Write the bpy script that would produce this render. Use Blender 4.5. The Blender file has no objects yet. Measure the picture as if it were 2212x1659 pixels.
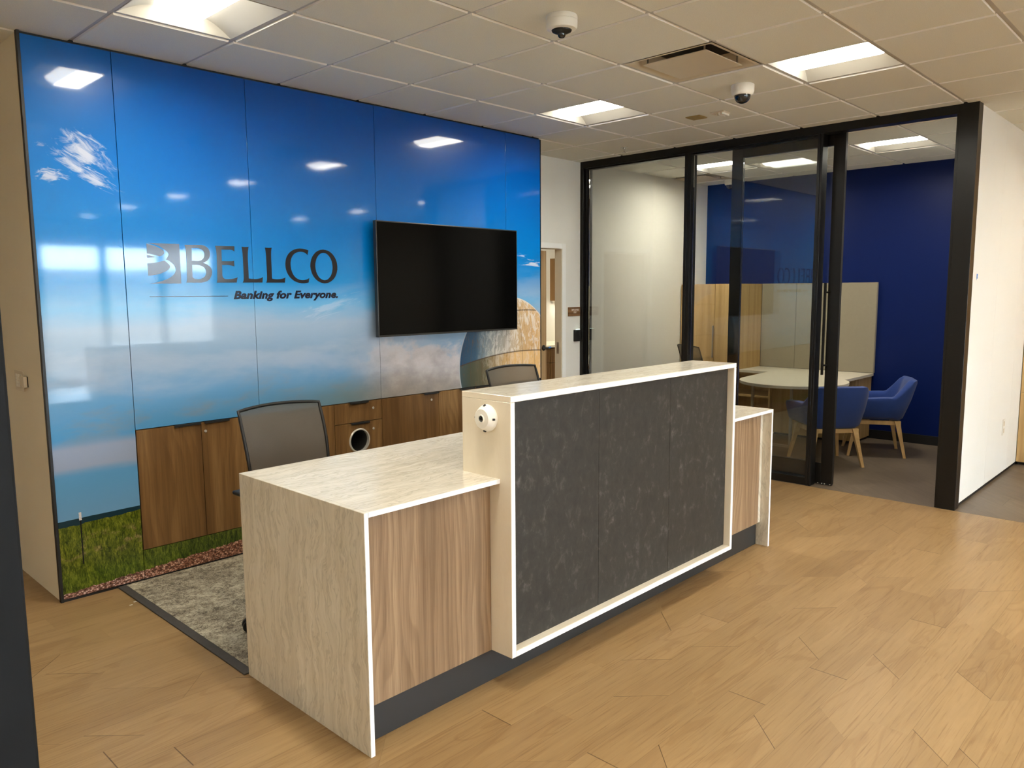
import bpy, bmesh, math, random
from mathutils import Vector, Matrix
random.seed(7)
scene = bpy.context.scene
COL = scene.collection
PI = math.pi

# ------------------------------------------------------------------ helpers
def lin(c):
    return tuple((v/255/12.92) if v/255 <= 0.04045 else ((v/255+0.055)/1.055)**2.4 for v in c)

class MB:
    """collects shapes into one bmesh"""
    def __init__(self):
        self.bm = bmesh.new()
    def box(self, x0, x1, y0, y1, z0, z1, bevel=0.0, seg=2, mi=0):
        m = Matrix.Translation(((x0+x1)/2, (y0+y1)/2, (z0+z1)/2)) @ Matrix.Diagonal((x1-x0, y1-y0, z1-z0, 1))
        r = bmesh.ops.create_cube(self.bm, size=1, matrix=m)
        vs = r['verts']
        fs = set(f for v in vs for f in v.link_faces)
        for f in fs: f.material_index = mi
        if bevel > 0:
            es = list(set(e for v in vs for e in v.link_edges))
            bmesh.ops.bevel(self.bm, geom=es, offset=bevel, segments=seg, affect='EDGES', profile=0.5)
        return self
    def quad(self, a, b, c, d, mi=0):
        f = self.bm.faces.new([self.bm.verts.new(p) for p in (a, b, c, d)])
        f.material_index = mi
        return self
    def cyl(self, p0, p1, r0, r1=None, n=24, cap=True):
        p0, p1 = Vector(p0), Vector(p1); r1 = r0 if r1 is None else r1
        d = p1-p0
        q = d.to_track_quat('Z', 'Y').to_matrix().to_4x4()
        bmesh.ops.create_cone(self.bm, cap_ends=cap, segments=n, radius1=r0, radius2=r1, depth=d.length,
                              matrix=Matrix.Translation((p0+p1)/2) @ q)
        return self
    def lathe(self, prof, M=None, n=40, close=True):
        """prof = [(r,z)...] spun about local Z then placed by matrix M"""
        M = M or Matrix.Identity(4)
        rings = []
        for r, z in prof:
            if r < 1e-6:
                rings.append([self.bm.verts.new(M @ Vector((0, 0, z)))])
            else:
                rings.append([self.bm.verts.new(M @ Vector((r*math.cos(2*PI*k/n), r*math.sin(2*PI*k/n), z))) for k in range(n)])
        for a, b in zip(rings, rings[1:]):
            for k in range(n):
                k2 = (k+1) % n
                q = []
                for v in ((a[k % len(a)], a[k2 % len(a)], b[k2 % len(b)], b[k % len(b)])):
                    if v not in q: q.append(v)
                if len(q) >= 3: self.bm.faces.new(q)
        return self
    def prism(self, pts, ax, a0, a1, mi=0, bevel=0):
        """extrude polygon pts (2D) along axis ax from a0 to a1"""
        def mk(p, a):
            if ax == 'x': return (a, p[0], p[1])
            if ax == 'y': return (p[0], a, p[1])
            return (p[0], p[1], a)
        A = [self.bm.verts.new(mk(p, a0)) for p in pts]
        B = [self.bm.verts.new(mk(p, a1)) for p in pts]
        fs = [self.bm.faces.new(A), self.bm.faces.new(B[::-1])]
        n = len(pts)
        for k in range(n):
            fs.append(self.bm.faces.new((A[k], B[k], B[(k+1) % n], A[(k+1) % n])))
        for f in fs: f.material_index = mi
        if bevel:
            es = list(set(fs[0].edges) | set(fs[1].edges))
            bmesh.ops.bevel(self.bm, geom=es, offset=bevel, segments=2, affect='EDGES', profile=0.5)
        return self
    def tube(self, pts, r, n=12, closed=False):
        pts = [Vector(p) for p in pts]
        rings = []
        N = len(pts)
        up = None
        for i, p in enumerate(pts):
            if closed: t = pts[(i+1) % N]-pts[i-1]
            else: t = pts[min(i+1, N-1)]-pts[max(i-1, 0)]
            t.normalize()
            if up is None:
                up = Vector((0, 0, 1)) if abs(t.z) < .9 else Vector((1, 0, 0))
            s = t.cross(up).normalized(); up = s.cross(t).normalized()
            rr = r[i] if isinstance(r, (list, tuple)) else r
            rings.append([self.bm.verts.new(p+rr*(math.cos(2*PI*k/n)*s+math.sin(2*PI*k/n)*up)) for k in range(n)])
        R = list(zip(rings, rings[1:]))
        if closed: R.append((rings[-1], rings[0]))
        for a, b in R:
            for k in range(n):
                self.bm.faces.new((a[k], a[(k+1) % n], b[(k+1) % n], b[k]))
        if not closed:
            self.bm.faces.new(rings[0][::-1]); self.bm.faces.new(rings[-1])
        return self
    def grid(self, rows, closed=False, cap=False):
        V = [[self.bm.verts.new(p) for p in row] for row in rows]
        for a, b in zip(V, V[1:]):
            n = len(a)
            for k in range(n if closed else n-1):
                self.bm.faces.new((a[k], a[(k+1) % n], b[(k+1) % n], b[k]))
        if cap:
            self.bm.faces.new(V[0][::-1]); self.bm.faces.new(V[-1])
        return self
    def xform(self, M):
        bmesh.ops.transform(self.bm, matrix=M, verts=self.bm.verts)
        return self
    def build(self, name, mat, parent=None, smooth=None, origin=None):
        bm = self.bm
        bmesh.ops.recalc_face_normals(bm, faces=bm.faces)
        org = ORG.get(parent, None) if parent else None
        if org is None:
            if parent is None:
                if origin is not None: org = Vector(origin)
                else:
                    xs = [v.co for v in bm.verts]
                    lo = Vector([min(v[i] for v in xs) for i in range(3)]); hi = Vector([max(v[i] for v in xs) for i in range(3)])
                    org = Vector(((lo.x+hi.x)/2, (lo.y+hi.y)/2, lo.z))
            else: org = Vector((0, 0, 0))
        bmesh.ops.translate(bm, verts=bm.verts, vec=-org)
        me = bpy.data.meshes.new(name)
        bm.to_mesh(me); bm.free()
        mats = mat if isinstance(mat, (list, tuple)) else [mat]
        for m in mats: me.materials.append(m)
        if smooth is not None:
            for p in me.polygons: p.use_smooth = True
            me.set_sharp_from_angle(angle=math.radians(smooth))
        o = bpy.data.objects.new(name, me)
        COL.objects.link(o)
        if parent is not None:
            o.parent = parent
        else:
            o.location = org
        ORG[o] = org
        return o
ORG = {}

def tag(o, label, cat, group=None, kind=None):
    o['label'] = label; o['category'] = cat
    if group: o['group'] = group
    if kind: o['kind'] = kind
    return o
def thing(name, label, cat, loc=(0, 0, 0), group=None, kind=None):
    o = bpy.data.objects.new(name, None); COL.objects.link(o)
    o.empty_display_size = 0.1
    o.location = loc; ORG[o] = Vector(loc)
    return tag(o, label, cat, group, kind)
def struct(name, mb, mat, label, cat, smooth=None):
    return tag(mb.build(name, mat, None, smooth), label, cat, None, 'structure')
def dup(o, label=None, parent=None):
    c = o.copy(); COL.objects.link(c)
    if parent is not None: c.parent = parent
    if label: c['label'] = label
    for ch in list(o.children):
        dup(ch, None, c)
    return c
def rbox(*a, b=0.003):
    return MB().box(*a, bevel=b)

# ------------------------------------------------------------------ node helpers
class S:
    """socket wrapper with arithmetic"""
    def __init__(self, g, s): self.g, self.s = g, s
    def _m(self, op, o, rev=False):
        n = self.g.nt.nodes.new('ShaderNodeMath'); n.operation = op
        a, b = (o, self) if rev else (self, o)
        self.g.put(n.inputs[0], a); self.g.put(n.inputs[1], b)
        return S(self.g, n.outputs[0])
    def __add__(s, o): return s._m('ADD', o)
    def __radd__(s, o): return s._m('ADD', o)
    def __sub__(s, o): return s._m('SUBTRACT', o)
    def __rsub__(s, o): return s._m('SUBTRACT', o, True)
    def __mul__(s, o): return s._m('MULTIPLY', o)
    def __rmul__(s, o): return s._m('MULTIPLY', o)
    def __truediv__(s, o): return s._m('DIVIDE', o)
    def __pow__(s, o): return s._m('POWER', o)
    def gt(s, o): return s._m('GREATER_THAN', o)
    def lt(s, o): return s._m('LESS_THAN', o)
    def mod(s, o): return s._m('FLOORED_MODULO', o)
    def min(s, o): return s._m('MINIMUM', o)
    def max(s, o): return s._m('MAXIMUM', o)
    def f(s, op):
        n = s.g.nt.nodes.new('ShaderNodeMath'); n.operation = op
        s.g.put(n.inputs[0], s); return S(s.g, n.outputs[0])
class G:
    def __init__(self, name):
        self.mat = bpy.data.materials.new(name); self.mat.use_nodes = True
        self.nt = self.mat.node_tree
        self.nt.nodes.clear()
        self.out = self.nt.nodes.new('ShaderNodeOutputMaterial')
        self.geo = None
    def put(self, sock, v):
        if isinstance(v, S): self.nt.links.new(v.s, sock)
        else:
            if hasattr(sock, 'default_value'):
                try: sock.default_value = v
                except Exception: sock.default_value = (*v, 1.0)
    def node(self, t, outs=0, **kw):
        n = self.nt.nodes.new(t)
        for k, v in kw.items():
            if k.startswith('i_'):
                key = k[2:]
                self.put(n.inputs[int(key) if key.isdigit() else key.replace('_', ' ')], v)
            else: setattr(n, k, v)
        return n
    def pos(self):
        if self.geo is None: self.geo = self.node('ShaderNodeNewGeometry')
        n = self.node('ShaderNodeSeparateXYZ'); self.nt.links.new(self.geo.outputs['Position'], n.inputs[0])
        return [S(self, n.outputs[i]) for i in range(3)]
    def objpos(self):
        t = self.node('ShaderNodeTexCoord')
        n = self.node('ShaderNodeSeparateXYZ'); self.nt.links.new(t.outputs['Object'], n.inputs[0])
        return [S(self, n.outputs[i]) for i in range(3)]
    def vec(self, x, y, z=0.0):
        n = self.node('ShaderNodeCombineXYZ')
        for i, v in enumerate((x, y, z)): self.put(n.inputs[i], v)
        return S(self, n.outputs[0])
    def noise(self, v, scale, detail=3, rough=.5, dist=0, color=False):
        n = self.node('ShaderNodeTexNoise')
        self.put(n.inputs['Vector'], v); n.inputs['Scale'].default_value = scale
        n.inputs['Detail'].default_value = detail; n.inputs['Roughness'].default_value = rough
        n.inputs['Distortion'].default_value = dist
        return S(self, n.outputs['Color' if color else 0])
    def voro(self, v, scale, out='Distance', feature='F1'):
        n = self.node('ShaderNodeTexVoronoi'); n.feature = feature
        self.put(n.inputs['Vector'], v); n.inputs['Scale'].default_value = scale
        return S(self, n.outputs[out])
    def white(self, x, y=0.0):
        n = self.node('ShaderNodeTexWhiteNoise'); n.noise_dimensions = '2D'
        self.put(n.inputs['Vector'], self.vec(x, y)); return S(self, n.outputs['Value'])
    def mix(self, f, a, b, blend='MIX'):
        n = self.node('ShaderNodeMix'); n.data_type = 'RGBA'; n.blend_type = blend
        self.put(n.inputs[0], f)
        self.put(n.inputs[6], a if isinstance(a, S) else (*a[:3], 1)); self.put(n.inputs[7], b if isinstance(b, S) else (*b[:3], 1))
        return S(self, n.outputs[2])
    def ramp(self, f, stops, interp='LINEAR'):
        n = self.node('ShaderNodeValToRGB'); self.put(n.inputs[0], f)
        cr = n.color_ramp; cr.interpolation = interp
        while len(cr.elements) < len(stops): cr.elements.new(0.5)
        for e, (p, c) in zip(cr.elements, stops):
            e.position = p; e.color = (*c[:3], 1)
        return S(self, n.outputs[0])
    def step(self, x, a, b):
        n = self.node('ShaderNodeMapRange'); n.interpolation_type = 'SMOOTHSTEP'
        self.put(n.inputs[0], x); self.put(n.inputs[1], a); self.put(n.inputs[2], b)
        return S(self, n.outputs[0])
    def bump(self, h, strength=.2, dist=.01):
        n = self.node('ShaderNodeBump'); n.inputs['Strength'].default_value = strength; n.inputs['Distance'].default_value = dist
        self.put(n.inputs['Height'], h); return S(self, n.outputs[0])
    def bsdf(self, color, rough=.5, metal=0, spec=.5, normal=None, **kw):
        n = self.node('ShaderNodeBsdfPrincipled')
        self.put(n.inputs['Base Color'], color if isinstance(color, S) else (*color[:3], 1))
        self.put(n.inputs['Roughness'], rough); self.put(n.inputs['Metallic'], metal)
        self.put(n.inputs['Specular IOR Level'], spec)
        if normal is not None: self.put(n.inputs['Normal'], normal)
        for k, v in kw.items(): self.put(n.inputs[k.replace('_', ' ')], v)
        self.nt.links.new(n.outputs[0], self.out.inputs[0])
        return self.mat

def plain(name, c, rough=.5, metal=0, spec=.5, vary=.06, scale=6.0, bump=0, bscale=300, **kw):
    g = G(name); L = lin(c)
    x, y, z = g.objpos()
    n = g.noise(g.vec(x, y, z), scale, 3)
    col = g.mix(n, tuple(v*(1-vary) for v in L), tuple(min(1, v*(1+vary)) for v in L))
    nm = None
    if bump: nm = g.bump(g.noise(g.vec(x, y, z), bscale, 2), bump, .002)
    return g.bsdf(col, rough, metal, spec, nm, **kw)

def emis(name, c, st):
    g = G(name)
    n = g.node('ShaderNodeEmission'); n.inputs[0].default_value = (*c, 1); n.inputs[1].default_value = st
    g.nt.links.new(n.outputs[0], g.out.inputs[0]); return g.mat

def glass(name, tint=(.95, .97, .96), refl=1.0, rough=0.0):
    g = G(name)
    t = g.node('ShaderNodeBsdfTransparent'); t.inputs[0].default_value = (*tint, 1)
    gl = g.node('ShaderNodeBsdfGlossy'); gl.inputs['Roughness'].default_value = rough
    fr = g.node('ShaderNodeFresnel'); fr.inputs[0].default_value = 1.5
    m = g.node('ShaderNodeMath'); m.operation = 'MULTIPLY'; m.inputs[1].default_value = refl; m.use_clamp = True
    g.nt.links.new(fr.outputs[0], m.inputs[0])
    mx = g.node('ShaderNodeMixShader')
    g.nt.links.new(m.outputs[0], mx.inputs[0]); g.nt.links.new(t.outputs[0], mx.inputs[1]); g.nt.links.new(gl.outputs[0], mx.inputs[2])
    g.nt.links.new(mx.outputs[0], g.out.inputs[0]); return g.mat

# ------------------------------------------------------------------ materials
M = {}
M['wall'] = plain('wall_paint', (232, 228, 218), .75, spec=.25, vary=.015, bump=.05)
M['wall_side'] = plain('wall_side_paint', (228, 216, 192), .75, spec=.25, vary=.015, bump=.05)
M['panel_white'] = plain('white_wall_panel', (240, 238, 232), .55, spec=.35, vary=.012, bump=.06, bscale=500)
M['blue_wall'] = plain('navy_wall_paint', (3, 27, 88), .45, spec=.22, vary=.03, bump=.04)
M['black'] = plain('black_anodized', (15, 14, 13), .36, spec=.35, vary=.05)
M['blackmat'] = plain('black_plastic', (16, 16, 17), .5, vary=.05)
M['darkpost'] = plain('dark_post_paint', (18, 20, 23), .65, spec=.2, vary=.04)
M['kick'] = plain('charcoal_kick', (44, 43, 42), .45, vary=.04)
M['white_plastic'] = plain('white_plastic', (236, 232, 222), .35, vary=.02)
M['chrome'] = plain('chrome', (215, 210, 200), .25, metal=.45, vary=.03)
M['alu'] = plain('brushed_aluminium', (170, 165, 158), .35, metal=1, vary=.05)
M['screen'] = plain('tv_screen', (4, 4, 4), .14, spec=.12, vary=.02)
M['tvframe'] = plain('tv_bezel', (38, 36, 34), .35, vary=.03)
M['darkglass'] = plain('dome_glass', (14, 14, 18), .05, spec=.8, vary=.02)
M['laminate'] = plain('white_laminate', (246, 239, 218), .38, vary=.01)
M['laminate_edge'] = plain('laminate_edge', (214, 205, 186), .45, vary=.01)
M['leg_metal'] = plain('grey_leg_metal', (180, 172, 158), .4, metal=.5, vary=.02)
M['tape'] = plain('blue_tape', (60, 130, 215), .6, vary=.03)
M['sticker'] = plain('yellowed_plate', (160, 135, 75), .6, vary=.25, scale=40)
M['grey_plate'] = plain('off_white_plate', (214, 200, 176), .45, vary=.02)
M['diff_white'] = plain('diffuser_enamel', (206, 192, 168), .4, vary=.015)
M['chute'] = plain('steel_chute', (150, 148, 140), .3, metal=.9)
M['diff_dark'] = plain('duct_inside', (30, 29, 28), .6, vary=.1)
M['pan'] = plain('troffer_pan', (186, 182, 172), .5, vary=.01)
M['ink'] = plain('dark_lettering', (28, 26, 32), .14, spec=.5, vary=.03)
M['ink2'] = plain('navy_lettering', (14, 18, 44), .14, spec=.5, vary=.03)
M['signtext'] = plain('sign_lettering', (240, 225, 210), .5, vary=.01)
M['led'] = emis('reader_led', (.75, 1, .85), 1.2)
M['glass'] = glass('clear_glass', (.95, .965, .955), 1.25)
M['window_glass'] = glass('window_glass', (.97, .98, .98), 1.0)
LENS = 8.0
M['lens'] = emis('lamp_lens', (1.0, .945, .81), LENS)
M['asphalt'] = plain('outdoor_paving', (120, 118, 114), .9, vary=.1)
M['outwall'] = plain('outdoor_render', (170, 160, 150), .9, vary=.05)

def m_ceiling():
    g = G('ceiling_tile'); x, y, z = g.pos()
    n = g.noise(g.vec(x, y, z), 220, 3, .7)
    n2 = g.noise(g.vec(x, y, z), 90, 2)
    col = g.mix(g.step(n, .3, .7), lin((220, 219, 208)), lin((232, 230, 220)))
    return g.bsdf(col, .9, 0, .15, g.bump(n+n2*.6, .25, .003))
M['ceiling'] = m_ceiling()
M['tbar'] = plain('ceiling_grid_shaded', (186, 184, 182), .55, vary=.01)  # white grid, its shade mixed into a greyer colour
M['tile_edge'] = plain('tile_edge_lit', (246, 242, 234), .5, vary=.01)  # edges whitened to carry the daylight they catch

def planks(name, w, L, tones, grain, seam, ang=0.0, rough=.38, bumpk=.05, diag=True):
    g = G(name); X, Y, Z = g.pos()
    ca, sa = math.cos(ang), math.sin(ang)
    x = X*ca + Y*sa; y = Y*ca - X*sa
    r = (y/w).f('FLOOR'); fy = y/w - r - .5
    off = g.white(r, 3.3)*L
    u = (x+off)/L
    k = (u+.5).f('FLOOR')
    rs = g.white(k, r*1.7+.3)
    sl = (rs*3).f('FLOOR') - 1.0 if diag else 0.0
    bx = k*L + sl*fy*w if diag else k*L
    d = (x+off) - bx
    pid = k - d.lt(0.0)
    tone = g.white(pid*1.31+.1, r*2.17+5.)
    tone2 = g.white(pid*2.1+.7, r*1.1+9.)
    # grain running along x
    gx = x*1.0 + tone*37.0; gy = y + tone2*11.
    g1 = g.noise(g.vec(gx*.9, gy*11.0, tone*5), 2.2, 6, .68, .5)
    g2 = g.noise(g.vec(gx*2.0, gy*60.0, tone), 2.0, 3, .6)
    g3 = g.noise(g.vec(gx*.5, gy*2.6, tone*3), 2.0, 2, .5, 1.2)
    t = tone*.20 + g1*.56 + g3*.18 + .03
    col = g.ramp(t, tones)
    col = g.mix((g.step(g2, .5, .8))*grain, col, g.mix(1.0, col, (.62, .52, .42), 'MULTIPLY'))
    # cathedral figure rings
    rg = ((g3*34 + fy*2.0).f('SINE')*.5+.5)
    col = g.mix(g.step(rg, .75, 1.0)*grain*.45*g.step(tone2, .35, .7), col, g.mix(1.0, col, (.70, .6, .5), 'MULTIPLY'))
    # seams
    gap = g.white(k*3.3+.9, r*4.1+2.)
    e1 = (1.0 - g.step(d.f('ABSOLUTE'), .0012, .003)) * g.step(gap, .30, .75)
    e2 = (1.0 - g.step((.5-fy.f('ABSOLUTE'))*w, .0005, .0016)) * .35
    e = e1.max(e2)
    col = g.mix(e*seam, col, g.mix(1.0, col, (.25, .2, .15), 'MULTIPLY'))
    h = g2*.3 - e
    return g.bsdf(col, rough, 0, .35, g.bump(h, bumpk, .002))
M['floor'] = planks('oak_vinyl_planks', .165, .62,
    [(.18, lin((128, 99, 66))), (.38, lin((145, 115, 77))), (.52, lin((154, 124, 84))), (.66, lin((163, 132, 91))), (.9, lin((177, 148, 105)))], .8, .9, 0.0)
M['floor_grey'] = planks('grey_vinyl_planks', .22, 1.3,
    [(.12, lin((86, 74, 62))), (.4, lin((102, 89, 76))), (.6, lin((112, 99, 84))), (.8, lin((122, 109, 94))), (1, lin((132, 119, 104)))], .5, .5, math.radians(45), .45)

def m_stone(name, c0, c1, c2, amt=1.0):
    g = G(name); x, y, z = g.pos()
    al = x+z
    warp = g.noise(g.vec(y*3.0, al*2.2, 0.3), 1.6, 3, .55)
    warp2 = g.noise(g.vec(y*14.0, al*9.0, 2.3), 1.5, 3, .6)
    yy = y + (warp-.5)*.16 + (warp2-.5)*.02
    band = g.noise(g.vec(yy*24.0, al*.9, 1.7), 2.0, 5, .6)
    fine = g.noise(g.vec(yy*75.0, al*5.0, 4.7), 2.0, 3, .65)
    blot = g.noise(g.vec(y*5., al*4., 7.7), 1.6, 2)
    col = g.ramp(band*.75+blot*.25, [(.30, lin(c0)), (.50, lin(c1)), (.70, lin(c2))])
    vein = g.noise(g.vec(yy*9.0, al*1.3, 9.1), 2.0, 4, .7)
    line = (1.0 - g.step((vein-.5).f('ABSOLUTE'), .004, .03))
    col = g.mix(line*.38*amt, col, lin(tuple(v*.72 for v in c0)))
    col = g.mix(g.step(fine, .45, .75)*.35*amt, col, lin(tuple(v*.84 for v in c1)))
    sp = g.step(g.noise(g.vec(x, y, z), 160, 2), .66, .76)
    col = g.mix(sp*.15*amt, col, lin((250, 240, 220)))
    return g.bsdf(col, .16, 0, .45)
M['stone'] = m_stone('travertine_quartz', (202, 193, 175), (218, 210, 193), (230, 223, 208), .75)
M['stone_plain'] = m_stone('pale_quartz', (228, 216, 194), (230, 218, 197), (232, 221, 200), .06)
def m_edge():
    g = G('quartz_edge'); x, y, z = g.pos()
    n = g.noise(g.vec(x, y, z), 45, 4, .7)
    col = g.mix(g.step(n, .3, .6), lin((236, 236, 236)), lin((250, 250, 250)))
    return g.bsdf(col, .3, 0, .45)
M['stone_edge'] = m_edge()

def m_wood(name, c0, c1, c2, line, fx=1.0, amt=.6, rough=.4, horiz=False, off=0.0):
    g = G(name); X, Y, z = g.pos()
    x = X+Y
    if horiz: x, z = z, x
    x = x + off
    w = g.noise(g.vec(x*1.7*fx, z*.42, .2), 2.0, 2, .45)
    rc = x*26*fx + w*9.5
    fr = rc - rc.f('FLOOR')
    saw = g.step(fr, .25, .85)*(1.0-g.step(fr, .88, 1.0))
    band = g.noise(g.vec(x*9*fx, z*.25, 1.1), 2.0, 3, .55)
    fine = g.noise(g.vec(x*95*fx, z*1.3, 3.0), 2.0, 3, .6)
    pore = g.noise(g.vec(x*170*fx, z*5.0, 6.0), 2.0, 2, .6)
    col = g.ramp(band*.8+(w-.5)*.4+.1, [(.36, lin(c0)), (.50, lin(c1)), (.64, lin(c2))])
    col = g.mix(saw*amt*.5, col, lin(line))
    col = g.mix(g.step(fine, .44, .70)*amt*.7, col, lin(line))
    col = g.mix(g.step(pore, .60, .72)*amt*.35, col, tuple(v*.6 for v in lin(line)))
    return g.bsdf(col, rough, 0, .35, g.bump(fine, .03, .001))
M['elm'] = m_wood('desk_elm_laminate', (132, 106, 80), (150, 122, 94), (166, 138, 108), (104, 78, 54), 1.0, .78)
M['walnut'] = m_wood('walnut_laminate', (100, 71, 38), (120, 88, 50), (140, 107, 66), (82, 55, 27), .7, .5, .42)
M['oak'] = m_wood('light_oak_laminate', (180, 146, 96), (194, 160, 108), (204, 171, 120), (170, 134, 84), 1.0, .22, .45)
M['oak_leg'] = m_wood('pale_oak', (196, 160, 108), (212, 178, 124), (224, 192, 140), (180, 142, 92), 1.4, .3, .45)
M['door_wood'] = m_wood('door_veneer', (150, 122, 86), (168, 138, 98), (182, 152, 112), (134, 106, 72), 1.0, .35, .45)
M['sign_wood'] = m_wood('sign_wood', (110, 78, 48), (136, 98, 62), (156, 116, 76), (86, 58, 34), 6.0, .5, .45, True)

def m_leather():
    g = G('charcoal_leatherette'); x, y, z = g.pos()
    n = g.noise(g.vec(x, y, z), 7, 5, .65)
    n2 = g.noise(g.vec(x*1.0, y, z*.7), 22, 5, .7, .4)
    fine = g.noise(g.vec(x, y, z), 420, 2)
    t = n*.3+n2*.7
    col = g.ramp(t, [(.36, lin((42, 39, 35))), (.54, lin((52, 49, 44))), (.61, lin((70, 67, 62))), (.70, lin((104, 101, 95)))])
    return g.bsdf(col, .5, 0, .35, g.bump(fine+n2, .08, .001))
M['leather'] = m_leather()

def m_carpet():
    g = G('patterned_carpet'); x, y, z = g.pos()
    P = g.vec(x, y, z)
    big = g.noise(P, 2.6, 4, .6, .6)
    mid = g.noise(g.vec(x, y*1.3, z), 11, 4, .7, .5)
    fine = g.noise(P, 150, 3, .8)
    fine2 = g.noise(P, 62, 3, .7)
    t = mid*.34+fine*.42+fine2*.34+big*.2-.15
    col = g.ramp(t, [(.36, lin((78, 70, 60))), (.45, lin((128, 118, 102))), (.52, lin((168, 158, 137))), (.63, lin((206, 196, 172)))])
    patch = g.step(big*.6+mid*.4, .56, .62)
    col = g.mix(patch*.55, col, lin((204, 194, 170)))
    crack = 1.0-g.step((g.noise(P, 4.0, 4, .7)-.5).f('ABSOLUTE'), .002, .012)
    col = g.mix(crack*.6, col, lin((78, 70, 62)))
    return g.bsdf(col, .95, 0, .1, g.bump(fine, .6, .006))
M['carpet'] = m_carpet()
M['rubber'] = plain('dark_transition_strip', (66, 62, 58), .8, vary=.25, scale=60)

def m_fabric(name, c, k=.12):
    g = G(name); x, y, z = g.objpos()
    P = g.vec(x, y, z)
    n = g.noise(P, 330, 3, .7); n2 = g.noise(P, 30, 2)
    L = lin(c)
    col = g.mix(n*.7+n2*.3, tuple(v*(1-2*k) for v in L), tuple(min(1, v*(1+2*k)) for v in L))
    return g.bsdf(col, .9, 0, .2, g.bump(n, .25, .002), Sheen_Weight=.2)
M['blue_fabric'] = m_fabric('blue_upholstery', (44, 68, 134))
M['tack'] = m_fabric('greige_tack_fabric', (150, 142, 124), .07)
M['black_fabric'] = m_fabric('black_seat_fabric', (36, 35, 34))

def m_mesh():
    g = G('grey_mesh_fabric'); x, y, z = g.objpos()
    n = g.noise(g.vec(x*1.0, y, z), 500, 2)
    n2 = g.noise(g.vec(x, y, z), 5, 2)
    d = g.node('ShaderNodeBsdfPrincipled')
    g.put(d.inputs['Base Color'], g.mix(n*.6+n2*.4, lin((70, 68, 64)), lin((94, 91, 85)))); d.inputs['Roughness'].default_value = .7
    t = g.node('ShaderNodeBsdfTransparent')
    mx = g.node('ShaderNodeMixShader'); mx.inputs[0].default_value = .82
    g.nt.links.new(t.outputs[0], mx.inputs[1]); g.nt.links.new(d.outputs[0], mx.inputs[2])
    g.nt.links.new(mx.outputs[0], g.out.inputs[0]); return g.mat
M['mesh'] = m_mesh()
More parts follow.
